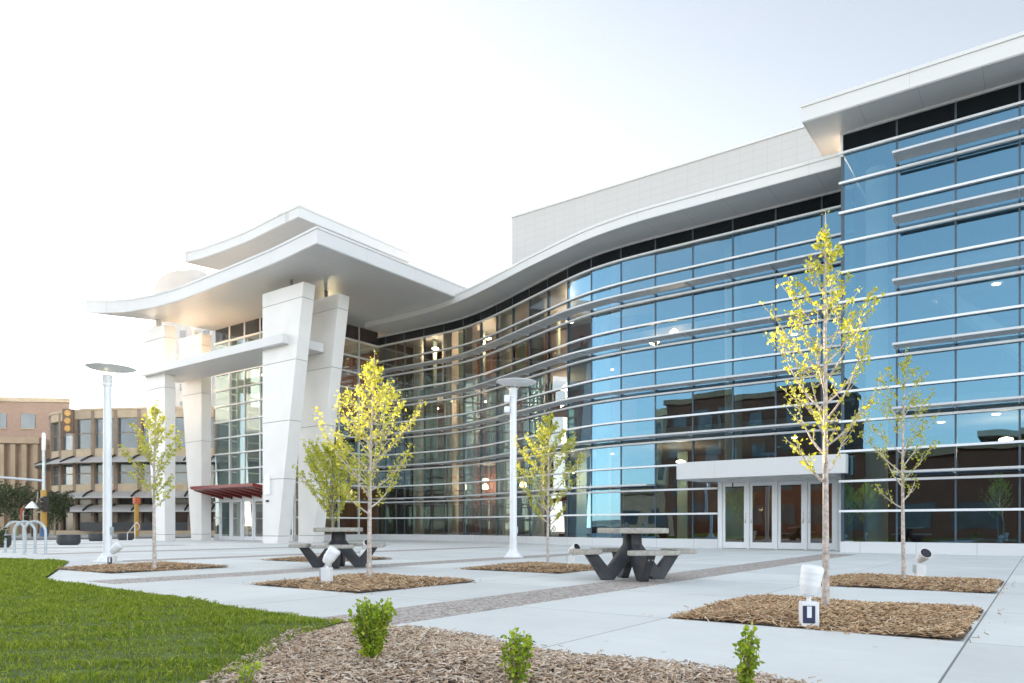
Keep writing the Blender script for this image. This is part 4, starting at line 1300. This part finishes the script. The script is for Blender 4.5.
# ================================================================== FLOODLIGHTS
def floodlight(label, at, az, tilt, cover):
    """az: plan direction the head leans to; tilt from vertical"""
    t = thing('floodlight', label, 'floodlight', at, 0, 'white floodlights beside the plaza trees')
    local(MB().obox((0, 0, .10), cam_left + .15, .135, .11, .20), 'junction_box', M['fixture'], t, bevel=.008)
    ca, sa = math.cos(cam_left + .15), math.sin(cam_left + .15)
    nf = (sa, -ca)                                                   # face towards the path
    if cover:
        local(MB().obox((nf[0] * .058 + .012 * ca, nf[1] * .058 + .012 * sa, .10), cam_left + .15, .095, .012, .14), 'outlet_cover', M['navy'], t, bevel=.01)
        local(MB().obox((nf[0] * .066 + .012 * ca, nf[1] * .066 + .012 * sa, .12), cam_left + .15, .035, .006, .09), 'outlet_plate', M['fixture'], t)
    else:
        local(MB().obox((.075 * ca, .075 * sa, .14), cam_left + .15, .02, .12, .12), 'outlet_cover', M['galv'], t, bevel=.006)
    local(MB().tube([(0, 0, .20), (0, 0, .26), (0, 0, .275)], [.018, .018, .03], 10), 'stem', M['fixture'], t, smooth=True)
    d = Vector((math.sin(tilt) * math.cos(az), math.sin(tilt) * math.sin(az), math.cos(tilt)))
    b = Vector((0, 0, .28))
    def q(s): p = b + d * s; return (p.x, p.y, p.z)
    dome = tilt < R(50)
    hd = MB().tube([q(-.035), q(-.02), q(.02), q(.05), q(.053), q(.10), q(.103), q(.15), q(.153), q(.195)] + ([q(.21), q(.218)] if dome else []), [.03, .058, .072, .077, .081, .081, .084, .084, .087, .087] + ([.075, .03] if dome else []), 22)
    h = local(hd, 'lamp_head', M['fixture'], t, smooth=True)
    if not dome:
        l = MB().tube([q(.1945), q(.1975)], [.078, .078], 22).build('lens', M['lens'], None)
        l.parent = h
    return t
vcam = math.atan2(-cY, -sY)                                          # towards the camera
floodlight('nearest white floodlight with navy outlet cover beside the tall slender tree', (1.53, 6.16, 0.012), math.pi, R(9), True)
floodlight('white floodlight with its dark lens showing beside the thin sparse tree', (1.52, 12.62, 0.03), vcam, R(58), False)
floodlight('white floodlight partly behind the seat of the nearer picnic table', (7.63, 12.45, 0.03), vcam + .9 - 1.6, R(62), False)
floodlight('white floodlight tilted right in the bed before the farther picnic table', (7.88, 6.52, 0.055), cam_left + math.pi, R(34), False)
floodlight('white floodlight seen between the legs of the farther picnic table', (13.05, 11.9, 0.05), vcam - .7, R(60), False)
floodlight('white floodlight leaning right at the foot of the left lamp post', (14.62, 6.85, 0.045), cam_left + math.pi, R(48), True)

# ================================================================== BIKE RACKS, PLANTERS, HANDRAILS
def hoop(label, at):
    t = thing('bike_rack', label, 'bike rack', at, 0, 'galvanised bike hoops')
    pts = [(-.31, 0, 0.012)]
    pts.append((-.31, 0, .64))
    for k in range(1, 12):
        a = math.pi - math.pi * k / 12
        pts.append((.31 * math.cos(a), 0, .64 + .31 * math.sin(a)))
    pts += [(.31, 0, .64), (.31, 0, .012)]
    local(MB().tube(pts, .038, 10), 'hoop_tube', M['galv'], t, smooth=True)
    for s in (-.31, .31):
        local(MB().lathe((s, 0, 0), [(.085, 0), (.085, .012)], 18), 'foot_plate', M['galv'], t)
    t.rotation_euler = (0, 0, YAW)
    return t
hoop('rightmost grey steel bike hoop at the lawn corner', (23.25, 8.75, 0))
hoop('middle grey steel bike hoop between its two neighbours', (24.5, 8.95, 0))
hoop('leftmost grey steel bike hoop cut by the picture edge', (25.75, 9.15, 0))

def planter(label, at, r, h, plant=True):
    t = thing('planter', label, 'planter', at, 0, 'dark low planters by the street')
    local(MB().lathe((0, 0, 0), [(r * .78, 0), (r * .98, h * .25), (r, h * .6), (r * .97, h), (r * .86, h), (r * .84, h * .82), (.02, h * .80)], 28), 'bowl', M['dark_planter'], t, smooth=True)
    return t
planter('dark oval planter nearest the bike hoops on the open plaza', (34.0, 14.1, 0), .46, .44)
planter('dark planter just left of the left lamp post base near the street', (41.6, 18.7, 0), .45, .42)
planter('dark planter right of the left lamp post near the stair rails', (43.0, 20.9, 0), .45, .40)
planter('dark planter behind the bike hoops', (32.2, 10.9, 0), .40, .46)

def handrail(label, at):
    t = thing('handrail', label, 'handrail', at, 0, 'stainless stair handrails')
    pts = [(1.15, 0, .0), (1.15, 0, .38), (1.1, 0, .42), (0.2, 0, .98), (.12, 0, 1.0), (0, 0, .99), (-.16, 0, .9), (-.22, 0, .78), (-.15, 0, .66), (0, 0, .6)]
    mb = MB().tube(pts, .024, 8)
    mb.tube([(.3, 0, 0), (.3, 0, .92)], .022, 8)
    local(mb, 'rail', M['steel'], t, smooth=True)
    return t
handrail('stair handrail farthest left behind the wispy tree', (40.95, 20.55, 0.0))
handrail('stair handrail in front of the leftmost white column', (40.75, 22.2, 0.0))
handrail('stair handrail between the two left columns', (40.6, 24.3, 0.0))
handrail('stair handrail right of the rear left column by the entrance glass', (40.4, 26.4, 0.0))
bl = thing('bollard', 'short black bollard by the entrance glass left of the doors', 'bollard', (40.0, 23.9, 0))
local(MB().lathe((0, 0, 0), [(.10, 0), (.10, .02), (.075, .03), (.075, .85), (.05, .9)], 16), 'bollard_post', M['black_paint'], bl, smooth=True)

# ================================================================== ACROSS THE STREET
def cxy(X, Y):
    return (-cY * X + sY * Y, sY * X + cY * Y)

theatre = thing('theatre_building', 'curved beige three storey building with grey awnings across the street', 'building', (*cxy(-38, 84), 0))
tp = smooth_path([cxy(-12, 75), cxy(-36, 74), cxy(-44, 75), cxy(-49.5, 78), cxy(-52.5, 83), cxy(-53.5, 96)], 0.5, 16)
TL = path_len(tp)[-1]
def band(path, d0, d1, z0, z1):
    return [(d0, z0), (d1, z0), (d1, z1), (d0, z1)]
inner_t = sub_path(tp, 0.05, TL - .05)
for d0, d1, z0, z1 in ((-.5, 0.12, -.1, .35), (-.5, 0.05, 2.75, 3.0), (-.5, 0.05, 4.35, 5.15), (-.5, 0.05, 7.3, 8.8), (-.5, 0.08, 11.9, 12.9), (-.5, 0.2, 12.7, 12.95)):
    MB().sweep(tp, band(tp, d0, d1, z0, z1)).build('wall', M['beige'], theatre)
back = MB().prism([(p[0] - 0 * 1, p[1]) for p in sub_path(tp, .6, TL - .6)] + [cxy(-50, 110), cxy(-12, 110)], 12.2, 12.6).build('roof', M['beige_dark'], theatre)
tb = [2.6 * k for k in range(int(TL / 2.6) + 1)]
for s_ in tb:
    posts(tp, [s_], -.1, 12.7, w=.42, d0=-.5, d1=.1).build('pier', M['beige_dark'], theatre)
for z0, z1, mt in ((.35, 2.75, 'far_dark'), (3.0, 4.35, 'far_dark'), (5.15, 7.3, 'far_glass'), (8.8, 11.9, 'far_glass')):
    for a, b in zip(tb, tb[1:]):
        pa = path_at(tp, a + .2); pb_ = path_at(tp, b - .2)
        t_ = math.atan2(pb_[1] - pa[1], pb_[0] - pa[0])
        c = ((pa[0] + pb_[0]) / 2, (pa[1] + pb_[1]) / 2)
        nu, nv = math.sin(t_), -math.cos(t_)
        wdw = MB().obox((c[0] - nu * .22, c[1] - nv * .22, (z0 + z1) / 2), t_, b - a - .3, .06, z1 - z0).build('window', M[mt], theatre)
        if z0 > 5:
            MB().obox((c[0] - nu * .17, c[1] - nv * .17, z0 + (z1 - z0) * .52), t_, b - a - .36, .05, .09).build('window_bar', M['beige_dark'], wdw)
MB().box(*sorted((cxy(-46, 80)[0], cxy(-16, 80)[0])), 0, 1, 0, .1) if False else None
aw_ = sub_path(tp, 1, TL - 8)
for z, dep in ((2.35, 1.3), (3.75, 1.3), (7.35, 1.5)):
    o = MB().sweep(aw_, [(.05, z + .62), (dep, z + .02), (dep, z - .12), (dep - .06, z - .12), (.05, z + .5)]).build('awning', M['awning'], theatre)
    for s in tb[1:-4]:
        br = MB()
        p = path_at(tp, s); q2 = path_at(tp, s + .1)
        t_ = math.atan2(q2[1] - p[1], q2[0] - p[0]); nu, nv = math.sin(t_), -math.cos(t_)
        br.tube([(p[0] + nu * .15, p[1] + nv * .15, z + .72), (p[0] + nu * .8, p[1] + nv * .8, z + .46), (p[0] + nu * (dep + .05), p[1] + nv * (dep + .05), z + .05)], .10, 6)
        br.build('awning_bracket', M['black_paint'], o)
ps = cxy(-45.2, 74.2)
sb = MB().obox((ps[0], ps[1], 11.5), -YAW, 1.1, .25, 2.5).build('sign_board', M['sign_brown'], theatre)
for k in range(3):
    gd = MB()
    z = 10.75 + .78 * k
    nf = (-sY, -cY)
    gd.tube([(ps[0] + nf[0] * .12, ps[1] + nf[1] * .12, z), (ps[0] + nf[0] * .2, ps[1] + nf[1] * .2, z)], .31, 18)
    gd.build('gold_disc', M['gold'], sb)
MB().obox((*cxy(-29, 74.3), .75), -YAW, 30, .3, .9).build('terrace_wall', M['dark_planter'], theatre)
# core behind the glass
MB().prism([cxy(-13, 77), cxy(-36, 77), cxy(-46, 80), cxy(-49, 86), cxy(-49, 108), cxy(-13, 108)], -.1, 12.1).build('core_wall', M['int_dark'], theatre)

hotel = thing('brick_building', 'tall brown brick building behind the ribbed hall at the far left', 'building', (*cxy(-72, 104), 0))
MB().prism([cxy(-58.9, 97), cxy(-96, 92), cxy(-97, 120), cxy(-73.5, 120)], -.1, 17.2).build('wall', M['brick_far'], hotel)
MB().prism([cxy(-58.6, 96.6), cxy(-96.3, 91.6), cxy(-97.3, 120.4), cxy(-73.2, 120.4)], 17.2, 17.8).build('parapet', M['beige'], hotel)
hd_ = (cxy(-96, 92)[0] - cxy(-58.5, 97)[0], cxy(-96, 92)[1] - cxy(-58.5, 97)[1])
ha = math.atan2(hd_[1], hd_[0]); hl = math.hypot(*hd_)
hn = (math.sin(ha), -math.cos(ha)); h0 = cxy(-58.5, 97)
for r_ in range(4):
    for k in range(10):
        s = 2.0 + 3.5 * k
        c = (h0[0] + math.cos(ha) * s + hn[0] * .03, h0[1] + math.sin(ha) * s + hn[1] * .03, 4.2 + 3.5 * r_)
        w_ = MB().obox(c, ha, 1.7, .12, 1.9).build('window', M['far_glass'], hotel)
        MB().obox((c[0] + hn[0] * .08, c[1] + hn[1] * .08, c[2] - 1.03), ha, 1.9, .2, .14).build('sill', M['beige'], w_)
hall = thing('ribbed_hall', 'pale stone hall with vertical ribs at the far left edge', 'building', (*cxy(-64, 90), 0))
MB().prism([cxy(-56.2, 87), cxy(-86, 84), cxy(-87, 95), cxy(-57, 95)], -.1, 10.6).build('wall', M['rib'], hall)
MB().prism([cxy(-56.0, 86.2), cxy(-86.2, 83.2), cxy(-87.2, 95.3), cxy(-56.8, 95.3)], 10.6, 11.3).build('parapet', M['rib'], hall)
a0 = cxy(-56.2, 87); a1 = cxy(-86, 84)
ra = math.atan2(a1[1] - a0[1], a1[0] - a0[0])
for k in range(24):
    f = (k + .3) / 24
    rb_ = MB().obox((a0[0] + (a1[0] - a0[0]) * f + math.sin(ra) * .35, a0[1] + (a1[1] - a0[1]) * f - math.cos(ra) * .35, 5.2), ra, .55, .7, 10.6)
    rb_.build('rib', M['rib'], hall)

dt = thing('domed_tower', 'pale distant tower with rounded roof seen behind the canopy edge', 'tower', (*cxy(-74, 172), 0))
M['pale_tower'] = mat('pale_tower_stone', (0.36, 0.36, 0.36), 0.8, noise=(.3, .06))
MB().prism([cxy(-66, 160), cxy(-79, 160), cxy(-79, 184), cxy(-66, 184)], -.1, 52).build('wall', M['pale_tower'], dt)
def xvault(X0, X1, Y0, Y1, zc, r, n=20):
    pr = [(X0 + (X1 - X0) * (.5 - .5 * math.cos(math.pi * k / n)), zc + r * math.sin(math.pi * k / n)) for k in range(n + 1)]
    a = [P(*cxy(x, Y0), z) for x, z in pr]; b = [P(*cxy(x, Y1), z) for x, z in pr]
    m = len(pr)
    return MB().add(a + b, [tuple(range(m)), tuple(range(2 * m - 1, m - 1, -1))] + [(i, i + 1, m + i + 1, m + i) for i in range(m - 1)] + [(m - 1, 0, m, 2 * m - 1)])
xvault(-79, -68, 160.5, 166, 52, 5.2).build('rounded_roof', M['pale_tower'], dt, smooth=True)
xvault(-79, -67, 166.5, 183, 52, 7.6).build('rounded_roof', M['pale_tower'], dt, smooth=True)
for r_ in range(12):
    for k in range(5):
        c = cxy(-77.5 + 2.6 * k, 159.95)
        MB().obox((*c, 4 + 3.9 * r_), -YAW, 1.3, .2, 1.6).build('window', M['far_glass'], dt)

# traffic signal on the far corner
sg = thing('traffic_signal', 'traffic signal on a yellow banded pole with a long mast arm', 'traffic signal', (*cxy(-37.3, 58), -.03))
local(MB().tube([(0, 0, 0), (0, 0, 8.3)], [.16, .09], 14), 'pole', M['galv'], sg, smooth=True)
local(MB().tube([(0, 0, .35), (0, 0, 3.7)], [.235, .225], 14), 'pole_wrap', M['yellow_paint'], sg, smooth=True)
local(MB().tube([(0, 0, 0), (0, 0, .75)], [.32, .27], 14), 'pole_base', M['blue_paint'], sg, smooth=True)
local(MB().tube([(0, 0, 4.45), (3, -2, 4.75), (8, -5.5, 5.25)], [.11, .09, .06], 10), 'mast_arm', M['galv'], sg, smooth=True)
local(MB().lathe((0, 0, 6.9), [(.14, 0), (.15, .3), (.13, 1.3), (.05, 1.4)], 12), 'camera_box', M['fixture'], sg, smooth=True)
local(MB().box(-.62, -.24, -.26, .14, 2.0, 3.2), 'signal_head', M['black_paint'], sg, bevel=.04)
local(MB().box(.24, .6, -.3, .1, 2.7, 3.6), 'signal_head', M['black_paint'], sg, bevel=.04)
vz = MB()
for z in (2.25, 2.6, 2.95):
    vz.tube([(-.43, -.26, z), (-.43, -.45, z - .02)], .14, 12)
local(vz, 'visor', M['black_paint'], sg)
sp2 = thing('crossing_post', 'yellow post with a red topped sign in front of the beige building', 'post', (*cxy(-29.4, 57), -.03))
local(MB().tube([(0, 0, 0), (0, 0, 2.6)], .17, 12), 'post', M['yellow_paint'], sp2, smooth=True)
local(MB().box(-.22, .22, -.2, .2, 2.6, 3.1), 'sign_box', M['orange'], sp2, bevel=.03)
os_ = thing('warning_sign', 'orange street work sign on a thin post left of the signal pole', 'sign', (*cxy(-36.6, 54.5), -.03))
local(MB().tube([(0, 0, 0), (0, 0, 2.0)], .04, 8), 'post', M['galv'], os_, smooth=True)
local(MB().obox((0, -.06, 1.75), 0.5, 1.0, .05, .9), 'sign_panel', M['orange'], os_, bevel=.01)
for (X, Y, h, cw, seed, lab) in ((-43.5, 64, 3.9, 1.7, 71, 'dark leafy street tree at the far left picture edge'), (-40.2, 64, 3.5, 1.4, 72, 'dark leafy street tree just left of the signal pole'), (-47.5, 66, 4.3, 1.8, 73, 'dark street tree farthest left beside the ribbed hall')):
    tree('street_tree', lab, (*cxy(X, Y), -.03), h, cw, .8, seed, 'leaf_dark', bark='bark_green', r0=.10, nb=26, subs=6, size=.24, per=4, gap=.24, group='street trees across the road', spread=.12)
gl_ = thing('street_lamp', 'small white hooded street lamp among the dark street trees', 'street lamp', (*cxy(-37.9, 57.5), -.03))
local(MB().tube([(0, 0, 0), (0, 0, 2.3)], .06, 10), 'pole', M['black_paint'], gl_, smooth=True)
local(MB().lathe((0, 0, 2.25), [(.5, 0), (.3, .28), (.05, .55)], 18), 'lamp_shade', M['fixture'], gl_, smooth=True)

# ================================================================== ACROSS THE STREET BEHIND THE CAMERA (seen in the glass)
def block(name, label, u0, u1, v0, v1, h, wm, cols, rows, z0, pitch, ww, wh):
    t = thing(name, label, 'building', ((u0 + u1) / 2, (v0 + v1) / 2, 0))
    MB().box(u0, u1, v0, v1, -.2, h).build('wall', wm, t)
    MB().box(u0 - .3, u1 + .3, v0 - .3, v1 + .3, h, h + .5).build('parapet', M['beige_dark'], t)
    for r_ in range(rows):
        for k in range(cols):
            c = u0 + (u1 - u0) * (k + .5) / cols
            z = z0 + pitch * r_
            MB().box(c - ww / 2, c + ww / 2, v1 - .1, v1 + .03, z, z + wh).build('window', M['far_glass'], t)
    return t
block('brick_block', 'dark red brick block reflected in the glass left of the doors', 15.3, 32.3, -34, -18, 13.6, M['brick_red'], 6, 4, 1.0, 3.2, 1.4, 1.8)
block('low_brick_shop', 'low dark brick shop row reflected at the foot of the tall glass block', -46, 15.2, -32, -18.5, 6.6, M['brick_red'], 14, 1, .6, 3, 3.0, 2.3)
block('low_brick_annex', 'low brick annex reflected in the left part of the curved glass', 32.6, 58, -34, -18.5, 4.6, M['brick_far'], 7, 1, .8, 3, 2.2, 2.0)
tw = block('apartment_tower', 'beige apartment tower reflected left of the dark brick block', 56.5, 64.5, -80, -69, 20.5, M['beige'], 4, 5, 2.0, 3.6, 1.2, 2.4)
MB().box(55.3, 65.7, -81.2, -67.8, 21.0, 22.2).build('roof_crown', M['beige'], tw)
pv = thing('rooftop_pavilion', 'flat roofed pavilion on the low shop row reflected in the tall glass', 'pavilion', (1.2, -24, 7.1))
local(MB().box(-1.4, 1.4, -2, 2, 0, 1.1), 'wall', M['gold'], pv)
local(MB().box(-3, 3, -3.2, 3.2, 1.1, 1.6), 'roof', M['awning'], pv)

# ================================================================== AIR
hz = bpy.data.materials.new('haze')
hz.use_nodes = True
hz.node_tree.nodes.clear()
ho = hz.node_tree.nodes.new('ShaderNodeOutputMaterial')
hv = hz.node_tree.nodes.new('ShaderNodeVolumePrincipled')
hv.inputs['Color'].default_value = (0.95, 0.95, 0.95, 1)
hv.inputs['Density'].default_value = 0.00013
hv.inputs['Anisotropy'].default_value = 0.7
hz.node_tree.links.new(hv.outputs[0], ho.inputs['Volume'])
tag(MB().box(-410, 910, -410, 910, -1.3, 62).build('haze', hz), kind='stuff')
